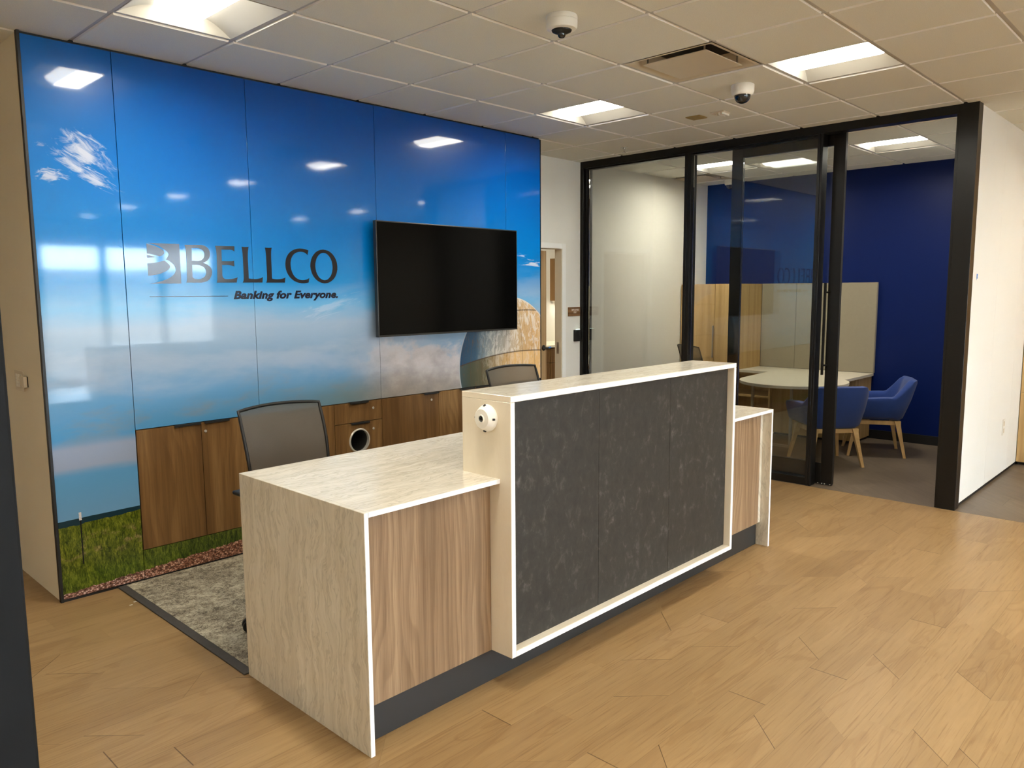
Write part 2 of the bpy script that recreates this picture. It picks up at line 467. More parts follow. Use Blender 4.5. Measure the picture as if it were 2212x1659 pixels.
# ------------------------------------------------------------------ the printed picture on the wall panels
def m_mural():
    g = G('printed_landscape'); x, y, z = g.pos()
    P = lambda sx, sz, o=0.0: g.vec(x*sx, o, z*sz)
    t = z/3.04
    sky = g.ramp(t, [(.150, lin((104, 148, 184))), (.21, lin((92, 148, 190))), (.30, lin((82, 146, 194))), (.36, lin((98, 150, 192))),
                     (.43, lin((132, 160, 186))), (.49, lin((150, 172, 196))), (.53, lin((96, 166, 212))), (.58, lin((10, 132, 200))), (.66, lin((0, 118, 193))),
                     (.78, lin((0, 102, 184))), (.90, lin((0, 84, 170))), (1.0, lin((0, 70, 154)))])
    # the sky deepens to the right and upward in the print
    dk = g.step(x, 1.6, 5.2)*g.step(z, 1.5, 2.6)
    sky = g.mix(dk*.55, sky, g.mix(1.0, sky, (.55, .72, .80), 'MULTIPLY'))
    lt = (1.0-g.step(x, 1.2, 2.3))*g.step(z, 1.4, 2.2)
    sky = g.mix(lt*.25, sky, lin((30, 140, 210)))
    # low streaky cloud bank
    wisp = g.noise(P(.7, 2.6, .3), 1.6, 5, .52, .3)
    wisp2 = g.noise(P(1.3, 3.6, 2.3), 1.5, 5, .55, .3)
    bank = g.step(z, .92, 1.25)*(1.0-g.step(z+(x-2.5)*-.06, 1.42, 1.85))
    cl = g.step(wisp*.7+wisp2*.3, .44, .62)*bank
    sky = g.mix(cl*.5, sky, lin((172, 180, 196)))
    greyb = g.step(wisp2, .52, .68)*g.step(z, .80, .95)*(1.0-g.step(z, 1.05, 1.25))*(1.0-g.step(x, 2.9, 3.6))
    sky = g.mix(greyb*.6, sky, lin((132, 142, 150)))
    lowgrey = g.step(x, 2.2, 3.2)*(1.0-g.step(z, .92, 1.16))*g.step(z, .5, .8)
    sky = g.mix(lowgrey*.8, sky, lin((116, 136, 138)))
    # blush cumulus at the right
    puff = g.noise(P(2.4, 3.2, 4.1), 1.8, 6, .58, .2)
    edge = 1.30-(x-3.6).f('ABSOLUTE')*.10+(puff-.5)*.55
    pm = (1.0-g.step(z-edge, -.06, .05))*g.step(x, 3.05, 3.65)*g.step(z, .6, .9)
    shade = g.noise(P(3.0, 4.0, 5.5), 2.2, 5, .6)
    pink = g.ramp(shade*.6+(z-.9)*.7, [(.20, lin((150, 134, 124))), (.38, lin((178, 160, 150))), (.52, lin((202, 186, 178))), (.72, lin((208, 204, 206)))])
    sky = g.mix(pm*.72, sky, pink)
    # low band at the far left
    lb = g.step(z+(wisp-.5)*.12, .68, .74)*(1.0-g.step(z+(wisp-.5)*.08, .83, .90))*(1.0-g.step(x, 1.75, 2.3))
    sky = g.mix(lb*.55, sky, lin((178, 166, 172)))
    # small high clouds
    def blob(cx, cz, rx, rz, amt, rot=0.0, lo=.42, hi=.62):
        ca, sa = math.cos(rot), math.sin(rot)
        u = ((x-cx)*ca+(z-cz)*sa)/rx; v = ((z-cz)*ca-(x-cx)*sa)/rz
        rr = (u*u+v*v).f('SQRT')
        nn = g.noise(g.vec(u*1.1, cx, v*1.6), 1.5, 6, .62, .8)
        return g.step(nn-rr*.32+.1, lo, hi)*(1.0-g.step(rr, .75, 1.15))*amt
    white = lin((214, 216, 222))
    for b in (blob(1.52, 2.46, .19, .11, .75, -.55, .34, .62), blob(1.46, 2.385, .18, .06, .6, -.5, .36, .62), blob(1.345, 2.315, .10, .05, .65, 0.0, .34, .6),
              blob(1.555, 2.32, .17, .055, .65, -.42, .36, .62), blob(5.10, 1.93, .26, .055, .7), blob(4.98, 2.0, .12, .03, .4), blob(1.31, 2.47, .05, .02, .25),
              blob(3.0, 1.58, .45, .09, .30, .28)):
        sky = g.mix(b, sky, white)
    # concrete dome
    cx, cz, R = 4.815, 1.06, .588
    dx = (x-cx)/R; dz = (z-cz)/R
    r2 = dx*dx+dz*dz
    inside = r2.lt(1.0)*(z.gt(.9))
    hw = (1.0-dz*dz).max(.02).f('SQRT')
    lon = (dx/hw).min(1.0).max(-1.0).f('ARCSINE')
    la = lon/.30
    seam = (la - (la+.5).f('FLOOR')).f('ABSOLUTE')
    cell = (la+.5).f('FLOOR')
    seamz = 1.172-.085*(((5.0-x)/.77)*((5.0-x)/.77))
    seamz2 = 1.53-.05*(((5.0-x)/.5)*((5.0-x)/.5))
    hseam = (z-seamz).f('ABSOLUTE').min((z-seamz2).f('ABSOLUTE'))
    below = z.lt(seamz)
    tone = g.ramp(dx*.5+.5, [(.0, lin((30, 62, 92))), (.16, lin((48, 82, 108))), (.25, lin((120, 134, 142))), (.42, lin((164, 160, 152))), (.60, lin((192, 162, 122))), (.8, lin((206, 160, 100))), (1, lin((214, 178, 130)))])
    tone_b = g.ramp(dx*.5+.5, [(.0, lin((58, 78, 84))), (.10, lin((66, 72, 58))), (.26, lin((92, 84, 60))), (.40, lin((160, 130, 82))), (.55, lin((216, 170, 104))), (1, lin((224, 180, 118)))])
    dome = g.mix(below, tone, tone_b)
    cv = g.white(cell, below*3.0+.4)
    dome = g.mix(.28*cv*g.step(dx, -.6, .0), dome, lin((222, 210, 192)))
    blot = g.noise(g.vec(x*16, 0.3, z*7), 1.6, 6, .72, .6)
    dome = g.mix(g.step(blot, .47, .58)*.72*g.step(dx, -.75, -.1)*(1.0-below*.6), dome, lin((226, 218, 208)))
    blot2 = g.noise(g.vec(x*24, 4.3, z*9), 1.6, 5, .75, .8)
    dome = g.mix(g.step(blot2, .56, .68)*.6, dome, lin((104, 78, 50)))
    strk = g.noise(g.vec(x*60, 2.3, z*4), 1.5, 4, .7)
    dome = g.mix(g.step(strk, .6, .75)*.4, dome, lin((70, 62, 54)))
    dome = g.mix((1.0-g.step(seam, .010, .04))*.38, dome, lin((84, 66, 48)))
    dome = g.mix((1.0-g.step(hseam, .002, .008))*.8, dome, lin((70, 54, 40)))
    rim = g.step(r2, .955, .985)
    dome = g.mix(rim*.5, dome, lin((222, 226, 230)))
    col = g.mix(inside, sky, dome)
    # far dark shore, then meadow, then gravel
    hz = .452+(x-1.23)*.022+(g.noise(P(6, 0, 1.), 1.5, 2)-.5)*.006
    ground = z.lt(hz)
    gtop = hz-.032-(g.noise(P(9, 2, 3.), 1.6, 4, .6)-.5)*.03+.012*g.step(x, 1.5, 1.75)
    shore = lin((26, 50, 60))
    b1 = g.noise(P(26, 9, 6.), 1.6, 5, .7, .6)
    b2 = g.noise(P(150, 34, 7.), 1.2, 5, .75, .8)
    b3 = g.noise(P(7, 12, 8.), 1.6, 3, .6, .3)
    mead = g.ramp(b1*.45+b2*.55, [(.34, lin((18, 26, 8))), (.44, lin((54, 66, 16))), (.53, lin((94, 102, 26))), (.63, lin((136, 134, 46))), (.76, lin((190, 178, 100)))])
    low = 1.0-g.step(z, .10, .24)
    mead = g.mix(low*.55, mead, g.mix(1.0, mead, (.55, .85, .55), 'MULTIPLY'))
    dry = g.step(b3, .52, .66)*g.step(z, .20, .26)*(1.0-g.step(z, .33, .38))
    mead = g.mix(dry*.65, mead, g.ramp(b2, [(.35, lin((96, 74, 40))), (.55, lin((150, 128, 82))), (.7, lin((186, 168, 120)))]))
    right = g.step(x, 1.7, 2.0)
    mead = g.mix(right*.6, mead, g.mix(1.0, mead, (.45, .55, .42), 'MULTIPLY'))
    blade = g.noise(P(240, 26, 11.), 1.0, 3, .6, .5)
    mead = g.mix(g.step(blade, .60, .72)*.35, mead, lin((170, 176, 86)))
    grnd = g.mix(z.gt(gtop), mead, shore)
    gl = .040+(x-1.23)*.060+(g.noise(P(30, 30, 9.), 1.5, 3)-.5)*.03
    stones = g.voro(g.vec(x*90, 0.0, z*120), 1.0, 'Color')
    sd = g.voro(g.vec(x*90, 0.0, z*120), 1.0, 'Distance')
    sep = g.node('ShaderNodeSeparateXYZ'); g.nt.links.new(stones.s, sep.inputs[0])
    sv = S(g, sep.outputs[0])
    gravel = g.ramp(sv*.8+(1.0-sd)*.25, [(.15, lin((96, 62, 50))), (.4, lin((150, 106, 92))), (.65, lin((178, 134, 120))), (.9, lin((214, 180, 170)))])
    gravel = g.mix(g.step(x, 1.5, 1.9)*.7, gravel, g.mix(1.0, gravel, (.92, .74, .50), 'MULTIPLY'))
    gravel = g.mix(g.step(sd, .42, .62)*.7, gravel, lin((60, 36, 28)))
    grnd = g.mix(z.lt(gl), grnd, gravel)
    col = g.mix(ground, col, grnd)
    # stake with a pale tag
    sx = (x-1.361).f('ABSOLUTE')
    col = g.mix(sx.lt(.0035)*z.gt(.19)*z.lt(.45), col, lin((22, 22, 26)))
    tagc = g.mix(g.step(g.noise(P(300, 300, 2), 1, 2), .45, .55), lin((232, 226, 224)), lin((180, 170, 168)))
    col = g.mix(sx.lt(.0065)*z.gt(.443)*z.lt(.488), col, tagc)
    wv = g.noise(g.vec(x*1.0, 0, z*1.0), 9.0, 2)
    wf = g.noise(g.vec(x, 0, z), 140, 2)
    return g.bsdf(col, .3, 0, .12, g.bump(wv*1.0+wf*.035, .06, .004), Coat_Weight=1.0, Coat_Roughness=.05, Coat_IOR=1.46)
M['mural'] = m_mural()

# ------------------------------------------------------------------ measures
ZC = 3.037                      # ceiling height
YM = 4.635                      # face of the picture wall
MX = [1.240, 1.684, 2.464, 3.442, 4.789, 5.232]
PITCH = .6096; GX, GY = 2.100, 4.059
def cell(i, j):                 # centre of ceiling cell
    return GX+(i+.5)*PITCH, GY-(j+.5)*PITCH

# ------------------------------------------------------------------ shell
struct('floor', MB().box(-2.8, 6.49, -6.4, 8.0, -.1, 0), M['floor'], 'warm oak vinyl plank floor with angled cut joints', 'floor')
struct('floor_side', MB().box(6.492, 10.0, -6.4, 8.0, -.1, 0), M['floor_grey'], 'grey brown vinyl floor starting at the glass office front', 'floor')
struct('floor_carpet', MB().box(1.576, 4.745, 2.31, 4.632, .0, .007), M['carpet'], 'grey mottled carpet behind the reception desk', 'carpet')
struct('trim_1', MB().box(1.530, 1.575, 3.125, 4.632, .0, .008, .002), M['rubber'], 'dark rubber strip along the carpet edge', 'edge strip')

LIGHTS = {'lobby_a': (-1, 0), 'lobby_b': (4, 0), 'lobby_c': (4, 3), 'office_a': (9, 2), 'office_b': (9, -1)}
HIDDEN = [(-1, 3), (-1, 6), (-1, 9), (-1, 12), (4, 6), (4, 9), (4, 12), (4, 15), (9, 6), (9, 9), (9, 12), (9, -4), (7, -5), (-6, 3), (-6, 6), (-6, 9)]  # leftmost column and one staff room light are added for brightness
DIFF = {'lobby': (3, 2), 'office': (10, -2)}
holes = set(LIGHTS.values()) | set(HIDDEN) | set(DIFF.values())
mb = MB(); h = PITCH/2
for i in range(-8, 13):
    for j in range(-7, 18):
        cx, cy = cell(i, j)
        if (i, j) in holes:
            r = .292
            for (a, b, c, d) in ((-h, h, -h, -r), (-h, h, r, h), (-h, -r, -r, r), (r, h, -r, r)):
                mb.quad((cx+a, cy+c, ZC), (cx+b, cy+c, ZC), (cx+b, cy+d, ZC), (cx+a, cy+d, ZC), 1)
            continue
        mb.quad((cx-h, cy-h, ZC), (cx+h, cy-h, ZC), (cx+h, cy+h, ZC), (cx-h, cy+h, ZC), 1)
        a, b, z0, z1 = .2925, .2895, ZC-.0003, ZC-.0098
        o = [mb.bm.verts.new((cx+sx*a, cy+sy*a, z0)) for sx, sy in ((-1, -1), (1, -1), (1, 1), (-1, 1))]
        q = [mb.bm.verts.new((cx+sx*b, cy+sy*b, z1)) for sx, sy in ((-1, -1), (1, -1), (1, 1), (-1, 1))]
        mb.bm.faces.new(q[::-1])
        for k in range(4):
            f = mb.bm.faces.new((o[k], o[(k+1) % 4], q[(k+1) % 4], q[k]))
            f.material_index = 2
def ceil_build():
    me = bpy.data.meshes.new('ceiling')
    mb.bm.to_mesh(me); mb.bm.free()
    for m in (M['ceiling'], M['tbar'], M['tile_edge']): me.materials.append(m)
    o = bpy.data.objects.new('ceiling', me); COL.objects.link(o)
    tag(o, 'beige acoustic tile ceiling in a white grid', 'ceiling', None, 'structure')
ceil_build()
struct('ceiling_light_block', MB().box(-2.9, 10.1, -6.5, 8.1, 3.30, 3.40), M['wall'], 'unseen slab added above the suspended tiles to block sky light', 'ceiling')  # unseen slab added to stop sky light leaking in from above

# picture wall core (cabinets sit in the recess below .92)
mb = MB()
mb.box(1.24, 5.232, 5.10, 8.0, 0, 3.3)
mb.box(1.24, 1.682, 4.662, 5.0999, 0, 3.3)
mb.box(1.682, 5.232, 4.662, 5.0999, .918, 3.3)
mb.box(1.682, 5.17, 4.662, 5.0999, 0, .178)
mb.box(5.185, 5.232, 4.662, 5.0999, 0, .918)
struct('wall_picture', mb, M['wall_side'], 'cream painted end of the picture wall at the left', 'wall')
mb = MB()
mb.box(1.2335, 1.247, 4.630, 4.662, 0, 3.036)
mb.box(1.247, 5.2325, 4.655, 4.662, 3.0, 3.036)
mb.box(1.2335, 5.2325, 4.634, 4.662, 0, .012)
mb.box(5.226, 5.2335, 4.632, 4.662, .012, 3.012)
struct('trim_2', mb, M['blackmat'], 'thin black edging around the picture wall', 'edging')
# dark recess lining behind joints
struct('trim_3', MB().box(1.248, 5.225, 4.653, 4.661, .919, 3.02).box(1.248, 5.16, 4.653, 4.661, .013, .177), M['blackmat'], 'black backing seen in the picture wall joints', 'backing')

mb = MB()
mb.box(6.232, 9.12, 5.20, 5.29, 0, 3.3); mb.box(5.233, 6.232, 5.20, 5.29, 2.163, 3.3); mb.box(5.233, 5.28, 5.20, 5.29, 0, 2.163)
struct('wall_back', mb, M['wall'], 'off-white wall holding the staff door', 'wall')
struct('wall_blue', MB().box(9.12, 9.24, 1.54, 5.32, 0, 3.3), M['blue_wall'], 'deep navy blue rear wall of the glass office', 'wall')
mb = MB()
for a, b in ((6.602, 7.418), (7.421, 8.24), (8.243, 9.118)):
    mb.box(a, b, 1.54, 1.64, .028, 3.036, .0015, 1)
struct('wall_partition', mb, M['panel_white'], 'white panelled side wall of the glass office', 'wall')
struct('shadow_line_partition', MB().box(6.603, 9.11, 1.548, 1.632, 0, .028), M['blackmat'], 'black strip standing in for the shadow line under the white panelled wall', 'baseboard')  # shadow line at the wall foot drawn as a black strip
struct('baseboard_blue', MB().box(9.107, 9.1195, 1.65, 5.19, 0, .10, .002), M['blackmat'], 'black baseboard along the navy wall', 'baseboard')
struct('baseboard_back', MB().box(6.62, 9.105, 5.187, 5.1995, 0, .10, .002), M['blackmat'], 'black baseboard along the office white wall', 'baseboard')
struct('wall_left', MB().box(-2.9, -2.8, -6.4, 8.0, 0, 3.3), M['wall'], 'plain wall closing the lobby on the left', 'wall')
struct('wall_rear', MB().box(-2.8, 1.24, 8.0, 8.1, 0, 3.3), M['wall_side'], 'wall at the end of the left passage', 'wall')
struct('wall_right', MB().box(9.24, 9.36, -6.4, 1.54, 0, 3.3), M['wall'], 'wall closing the right side', 'wall')
mb = MB()
WIN = [(-2.2+1.08*k, -2.2+1.08*k+1.0) for k in range(9)]  # left windows of the row are added to let in more daylight
mb.box(-2.8, WIN[0][0], -6.5, -6.4, 0, 3.3); mb.box(WIN[-1][1], 9.36, -6.5, -6.4, 0, 3.3)
mb.box(WIN[0][0], WIN[-1][1], -6.5, -6.4, 2.62, 3.3); mb.box(WIN[0][0], WIN[-1][1], -6.5, -6.4, 0, .10)
struct('wall_front', mb, M['wall'], 'street side wall behind the camera', 'wall')
for n, (a, b) in enumerate(WIN):
    mb = MB()
    mb.box(a-.04, a+.02, -6.49, -6.41, .10, 2.62); mb.box(b-.02, b+.04, -6.49, -6.41, .10, 2.62)
    mb.box(a, b, -6.49, -6.41, .10, .15); mb.box(a, b, -6.49, -6.41, 2.57, 2.62)
    w = struct('window_%d' % (n+1), mb, M['black'], 'black framed street window behind the camera, in a row lengthened for daylight', 'window')
    w['group'] = 'street windows'
    MB().box(a+.02, b-.02, -6.455, -6.445, .15, 2.57).build('pane', M['window_glass'], w)
struct('ground_outside', MB().box(-20, 30, -40, -6.5, -.25, -.15), M['asphalt'], 'paved ground outside the windows', 'ground')
mb = MB(); mb.box(-14, 3.9, -19, -14, -.15, 5); mb.box(5.6, 30, -22, -16, -.15, 2.45); mb.box(5.0, 7.9, -12.4, -12, -.15, .75)  # unseen masses, sized for the bright bands reflected in the picture wall
struct('reflection_blocks', mb, M['outwall'], 'unseen buildings and low block across the street, shaped for reflections', 'building')

# dark post at the left edge of the view
struct('trim_4', MB().box(-.05, .2085, .905, 1.02, 0, 3.036, .003), M['darkpost'], 'dark painted post standing close at the left edge', 'post')

# ------------------------------------------------------------------ mural panels
gap = .0016
names = ['tall narrow picture panel at the left end with the grassy meadow', 'blue sky picture panel carrying the start of the dark lettering',
         'picture panel between the tagline and the television', 'wide picture panel behind the television with the left of the dome', 'narrow picture panel at the right end showing half the dome']
for k in range(5):
    a, b = MX[k]+gap, MX[k+1]-gap
    if k == 0: a = MX[0]+.008
    if k == 4: b = 5.2255
    z0 = .014 if k == 0 else .9095
    o = rbox(a, b, YM, YM+.017, z0, 3.013, b=.0012).build('mural_panel', M['mural'])
    tag(o, names[k], 'wall panel', 'printed picture wall panels')
o = rbox(MX[1]+gap, 5.2255, YM, YM+.017, .014, .1855, b=.0012).build('mural_panel', M['mural'])
tag(o, 'low picture strip of grass and red gravel under the walnut cabinets', 'wall panel', 'printed picture wall panels')

# ------------------------------------------------------------------ lettering
LET = {'emblem':[[(18120,19810),(18730,19690,19060,19440),(19140,19320,19030,19210),(18950,19120,18810,19100),(18440,19220,18110,19240)],[(18110,19160),(18610,19050),(18370,19010,18110,19000)],[(18110,18680),(18620,18720,19090,18860),(19410,18630,19390,18500),(19340,18310,18980,18170),(18630,18000,18110,17980)],[(18120,19850),(20010,19850),(20000,17530),(18130,17520),(18760,17580,19310,17850),(19700,18070,19720,18340),(19700,18580,19520,18730),(19370,18840,19230,18920),(19170,18930),(19300,19060,19340,19190),(19360,19330,19190,19450),(18810,19790,18150,19850)]],'letter_b':[[(20320,19820),(21340,19850),(21880,19790,21860,19290),(21830,18930,21390,18780),(21950,18630,21930,18230),(21870,17630,21210,17590),(20310,17590),(20360,17670,20370,17890),(20390,19110),(20400,19570,20320,19820)],[(20740,19640),(21040,19660),(21510,19630,21510,19280),(21480,18920,21080,18880),(20720,18890)],[(20720,18640),(21070,18640),(21570,18590,21560,18200),(21510,17800,20990,17790),(20710,17810,20700,17940)]],'letter_e':[[(22210,19830),(23460,19840),(23440,19510),(23350,19650,23050,19620),(22600,19620),(22590,18910),(22980,18910),(23310,18910,23390,18960),(23390,18600),(23270,18660,22970,18680),(22590,18670),(22580,18070),(22590,17810,22830,17810),(23370,17810,23580,17940),(23490,17600),(22190,17590),(22250,17680,22250,17900),(22280,19110),(22290,19560,22210,19830)]],'letter_l':[[(23930,19840),(24160,19820,24410,19850),(24340,19650,24320,19220),(24320,17860),(24560,17820,24870,17830),(25200,17860,25300,17970),(25250,17610),(23900,17600),(23980,17710,23990,18000),(23990,19070),(23990,19580,23930,19840)]],'letter_l2':[[(25530,19840),(25780,19820,26010,19850),(25950,19680,25940,19230),(25940,17860),(26170,17810,26470,17830),(26790,17860,26910,17950),(26860,17610),(25520,17600),(25590,17720,25600,18020),(25590,19080),(25600,19580,25530,19840)]],'letter_c':[[(28720,19760),(28620,19450),(28470,19670,28100,19660),(27740,19640,27520,19400),(27340,19180,27330,18820),(27320,18420,27530,18090),(27760,17790,28180,17780),(28490,17780,28710,17920),(28640,17620),(28380,17560,28130,17570),(27540,17610,27220,18000),(26930,18360,26950,18810),(26970,19260,27260,19550),(27580,19850,28090,19870),(28440,19870,28720,19760)]],'letter_o':[[(30960,18740),(30940,18960),(30870,19180),(30760,19380),(30620,19550),(30450,19690),(30260,19790),(30050,19840),(29850,19860),(29640,19830),(29440,19760),(29260,19650),(29110,19500),(28980,19330),(28890,19130),(28840,18920),(28820,18700),(28850,18480),(28910,18270),(29010,18070),(29150,17900),(29310,17760),(29500,17660),(29700,17590),(29910,17570),(30120,17590),(30320,17660),(30510,17770),(30670,17910),(30800,18090),(30890,18290),(30950,18510)],[(30580,18730),(30560,18910),(30520,19080),(30450,19240),(30360,19380),(30250,19500),(30130,19580),(30000,19630),(29870,19640),(29740,19620),(29610,19560),(29490,19470),(29390,19360),(29310,19220),(29250,19050),(29210,18880),(29200,18700),(29220,18520),(29260,18350),(29330,18190),(29410,18050),(29520,17930),(29640,17850),(29770,17800),(29900,17780),(30040,17800),(30160,17850),(30280,17940),(30390,18060),(30470,18200),(30530,18360),(30570,18540)]]}
def flatten(path):
    P = []
    last = None
    for t in path:
        if len(t) == 2: P.append((t[0]/1e4, t[1]/1e4)); last = t
        else:
            x0, y0 = last[-2:]
            for s in range(1, 9):
                u = s/8
                P.append((((1-u)**2*x0+2*u*(1-u)*t[0]+u*u*t[2])/1e4, ((1-u)**2*y0+2*u*(1-u)*t[1]+u*u*t[3])/1e4))
            last = t
    if (P[0][0]-P[-1][0])**2+(P[0][1]-P[-1][1])**2 < 1e-8: P.pop()
    return P
def outline_mesh(name, paths, mat, parent, y, depth, shift=(0, 0)):
    cu = bpy.data.curves.new(name, 'CURVE'); cu.dimensions = '2D'; cu.fill_mode = 'BOTH'; cu.extrude = depth/2
    for p in paths:
        pts = flatten(p)
        sp = cu.splines.new('POLY'); sp.points.add(len(pts)-1)
        for q, pt in zip(sp.points, pts): q.co = (pt[0], pt[1], 0, 1)
        sp.use_cyclic_u = True
    return curve_mesh(name, cu, mat, parent, y)
def curve_mesh(name, cu, mat, parent, y, fit=None):
    tmp = bpy.data.objects.new('tmp', cu); COL.objects.link(tmp)
    bpy.context.view_layer.update()
    me = bpy.data.meshes.new_from_object(tmp.evaluated_get(bpy.context.evaluated_depsgraph_get()))
    bpy.data.objects.remove(tmp); me.name = name
    vs = me.vertices
    if fit:
        x0 = min(v.co.x for v in vs); x1 = max(v.co.x for v in vs); z0 = min(v.co.y for v in vs); z1 = max(v.co.y for v in vs)
        fx0, fx1, fz0, fz1 = fit
        for v in vs:
            v.co.x = fx0+(v.co.x-x0)/(x1-x0)*(fx1-fx0); v.co.y = fz0+(v.co.y-z0)/(z1-z0)*(fz1-fz0)
    org = ORG[parent]
    for v in vs:
        X, Z, D = v.co.x, v.co.y, v.co.z
        v.co = Vector((X, y-D, Z))-org
    me.materials.clear(); me.materials.append(mat)
    o = bpy.data.objects.new(name, me); COL.objects.link(o); o.parent = parent; ORG[o] = org
    return o
def text_curve(s, shear=0, offset=0, depth=.001, spacing=1.0):
    cu = bpy.data.curves.new('t', 'FONT'); cu.body = s; cu.shear = shear; cu.offset = offset; cu.extrude = depth/2
    cu.space_character = spacing; cu.resolution_u = 4; cu.size = 1
    return cu
L = thing('wall_lettering', 'dark flared serif lettering with square emblem and tagline on the blue picture wall', 'lettering', (2.45, YM, 1.65))
YL = YM-.0009
outline_mesh('emblem', LET['emblem'], M['ink2'], L, YL, .0012)['label'] = 'square emblem cut by curving stripes'
for k in ('letter_b', 'letter_e', 'letter_l', 'letter_l2', 'letter_c', 'letter_o'):
    outline_mesh(k.rstrip('2'), LET[k], M['ink'], L, YL, .0012)
MB().box(1.811, 2.288, YL-.0006, YL+.0006, 1.6745, 1.6785).build('rule_line', M['ink2'], L)
curve_mesh('tagline', text_curve('Banking for Everyone.', .26, .042, .02, 1.04), M['ink2'], L, YL, (2.325, 3.093, 1.640, 1.7085))['label'] = 'bold slanted tagline'
for v in L.children[-1].data.vertices:
    v.co.y = (YL-ORG[L].y) + (.0006 if v.co.y > (YL-ORG[L].y) else -.0006)
# ------------------------------------------------------------------ television
T = thing('television', 'large black wall-mounted television on the blue picture wall', 'television', (4.10, YM, 1.78))
ty0, ty1 = 4.548, 4.583
rbox(3.370, 4.832, ty0, ty1, 1.369, 2.203, b=.003).build('bezel', M['tvframe'], T)
MB().box(3.379, 4.823, ty0-.0015, ty0+.002, 1.383, 2.194).build('screen', M['screen'], T)
rbox(3.62, 4.58, ty1, ty1+.022, 1.44, 1.95, b=.006).build('rear_housing', M['blackmat'], T)
MB().box(3.80, 4.40, ty1+.022, YM-.0005, 1.60, 1.92).build('wall_bracket', M['blackmat'], T)

# ------------------------------------------------------------------ walnut cabinets
CT, CB = .9055, .1875
CY0, CY1 = YM, YM+.019
def lock(x, z, par):
    mb = MB(); mb.lathe([(0, .004), (.008, .004), (.0095, .002), (.0095, -.001)], Matrix.Translation((x, CY0, z)) @ Matrix.Rotation(PI/2, 4, 'X').inverted() @ Matrix.Rotation(PI, 4, 'X'), 20)
    mb.box(x-.0012, x+.0012, CY0-.0048, CY0-.003, z-.004, z+.004)
    mb.build('lock', M['chrome'], par, 40)
def pull(x0, x1, z, par):
    mb = MB()
    mb.box(x0, x1, CY0-.016, CY0+.010, z-.0005, z+.002, .0006, 1)
    mb.box(x0, x1, CY0-.0165, CY0-.014, z-.011, z+.002, .0006, 1)
    mb.build('edge_pull', M['blackmat'], par)
def front(name, a, b, z0, z1, par, hole=None):
    g = .0018
    if hole is None:
        o = rbox(a+g, b-g, CY0, CY1, z0+g, z1-g, b=.0008).build(name, M['walnut'], par)
    else:
        hx, hz, hr = hole
        mb = MB(); N = 40
        # rectangular front with a round cut-out
        rect = []
        for k in range(N):
            t = 2*PI*k/N; c, s = math.cos(t), math.sin(t)
            kx = ((b-g-hx) if c > 0 else (hx-a-g))/max(abs(c), 1e-6); kz = ((z1-g-hz) if s > 0 else (hz-z0-g))/max(abs(s), 1e-6)
            r = min(kx, kz); rect.append((hx+c*r, hz+s*r))
        for cxx, czz in ((a+g, z0+g), (b-g, z0+g), (b-g, z1-g), (a+g, z1-g)):
            k = min(range(N), key=lambda q: (rect[q][0]-cxx)**2+(rect[q][1]-czz)**2); rect[k] = (cxx, czz)
        circ = [(hx+hr*math.cos(2*PI*k/N), hz+hr*math.sin(2*PI*k/N)) for k in range(N)]
        rows = [[(p[0], CY1, p[1]) for p in rect], [(p[0], CY0, p[1]) for p in rect], [(p[0], CY0, p[1]) for p in circ], [(p[0], CY1, p[1]) for p in circ], [(p[0], CY1, p[1]) for p in rect]]
        mb.grid(rows, closed=True)
        o = mb.build(name, M['walnut'], par)
    return o
def cabinet(x0, x1, label):
    c = thing('base_cabinet', label, 'cabinet', ((x0+x1)/2, 4.86, CB), 'walnut cabinets set in the picture wall')
    mb = MB(); t = .018; y0, y1 = CY1+.002, 5.09
    mb.box(x0, x0+t, y0, y1, CB, CT+.008); mb.box(x1-t, x1, y0, y1, CB, CT+.008)
    mb.box(x0+t, x1-t, y0, y1, CB, CB+t); mb.box(x0+t, x1-t, y0, y1, CT+.008-t, CT+.008); mb.box(x0+t, x1-t, y1-.01, y1, CB+t, CT+.008-t)
    mb.build('carcass', M['walnut'], c)
    return c
e = .0004
c = cabinet(1.686, 2.464-e, 'two-door walnut cabinet at the left end by the grassy panel')
d = front('door', 1.686, 2.072, CB, CT, c); pull(1.905, 2.066, CT, d)
d = front('door', 2.072, 2.464, CB, CT, c); pull(2.090, 2.251, CT, d); lock(2.098, .846, d)
c = cabinet(2.464, 3.031-e, 'walnut cabinet mostly hidden behind the nearer mesh chair')
d = front('door', 2.464, 2.748, CB, CT, c); pull(2.60, 2.742, CT, d)
d = front('door', 2.748, 3.031, CB, CT, c); pull(2.754, 2.90, CT, d)
c = cabinet(3.031, 3.446-e, 'walnut drawer cabinet with a round metal-ringed opening')
d = front('drawer', 3.031, 3.446, .757, CT, c); pull(3.156, 3.318, CT, d); lock(3.366, .848, d)
d = front('drawer', 3.031, 3.446, CB, .757, c, (3.238, .621, .078)); pull(3.162, 3.324, .757-.0018, d); lock(3.364, .694, d)
mb = MB(); Mr = Matrix.Translation((3.238, CY0, .621)) @ Matrix.Rotation(PI/2, 4, 'X')
mb.lathe([(.0775, -.018), (.0775, .001), (.079, .006), (.084, .0075), (.089, .005), (.091, 0.0)], Mr, 48)
mb.build('ring', M['chrome'], d, 50)['label'] = 'chrome ring of the round opening'
mb = MB(); mb.cyl((3.238, CY1+.004, .621), (3.238, 4.85, .621), .0775, n=40, cap=False)
mb.build('chute', M['chute'], c, 50)
c = cabinet(3.446, 4.003-e, 'walnut cabinet with one locked door right of the ringed drawer')
d = front('door', 3.446, 4.003, CB, CT, c); pull(3.845, 3.998, CT, d); lock(3.928, .848, d)
c = cabinet(4.003, 4.789-e, 'two-door walnut cabinet below the concrete dome')
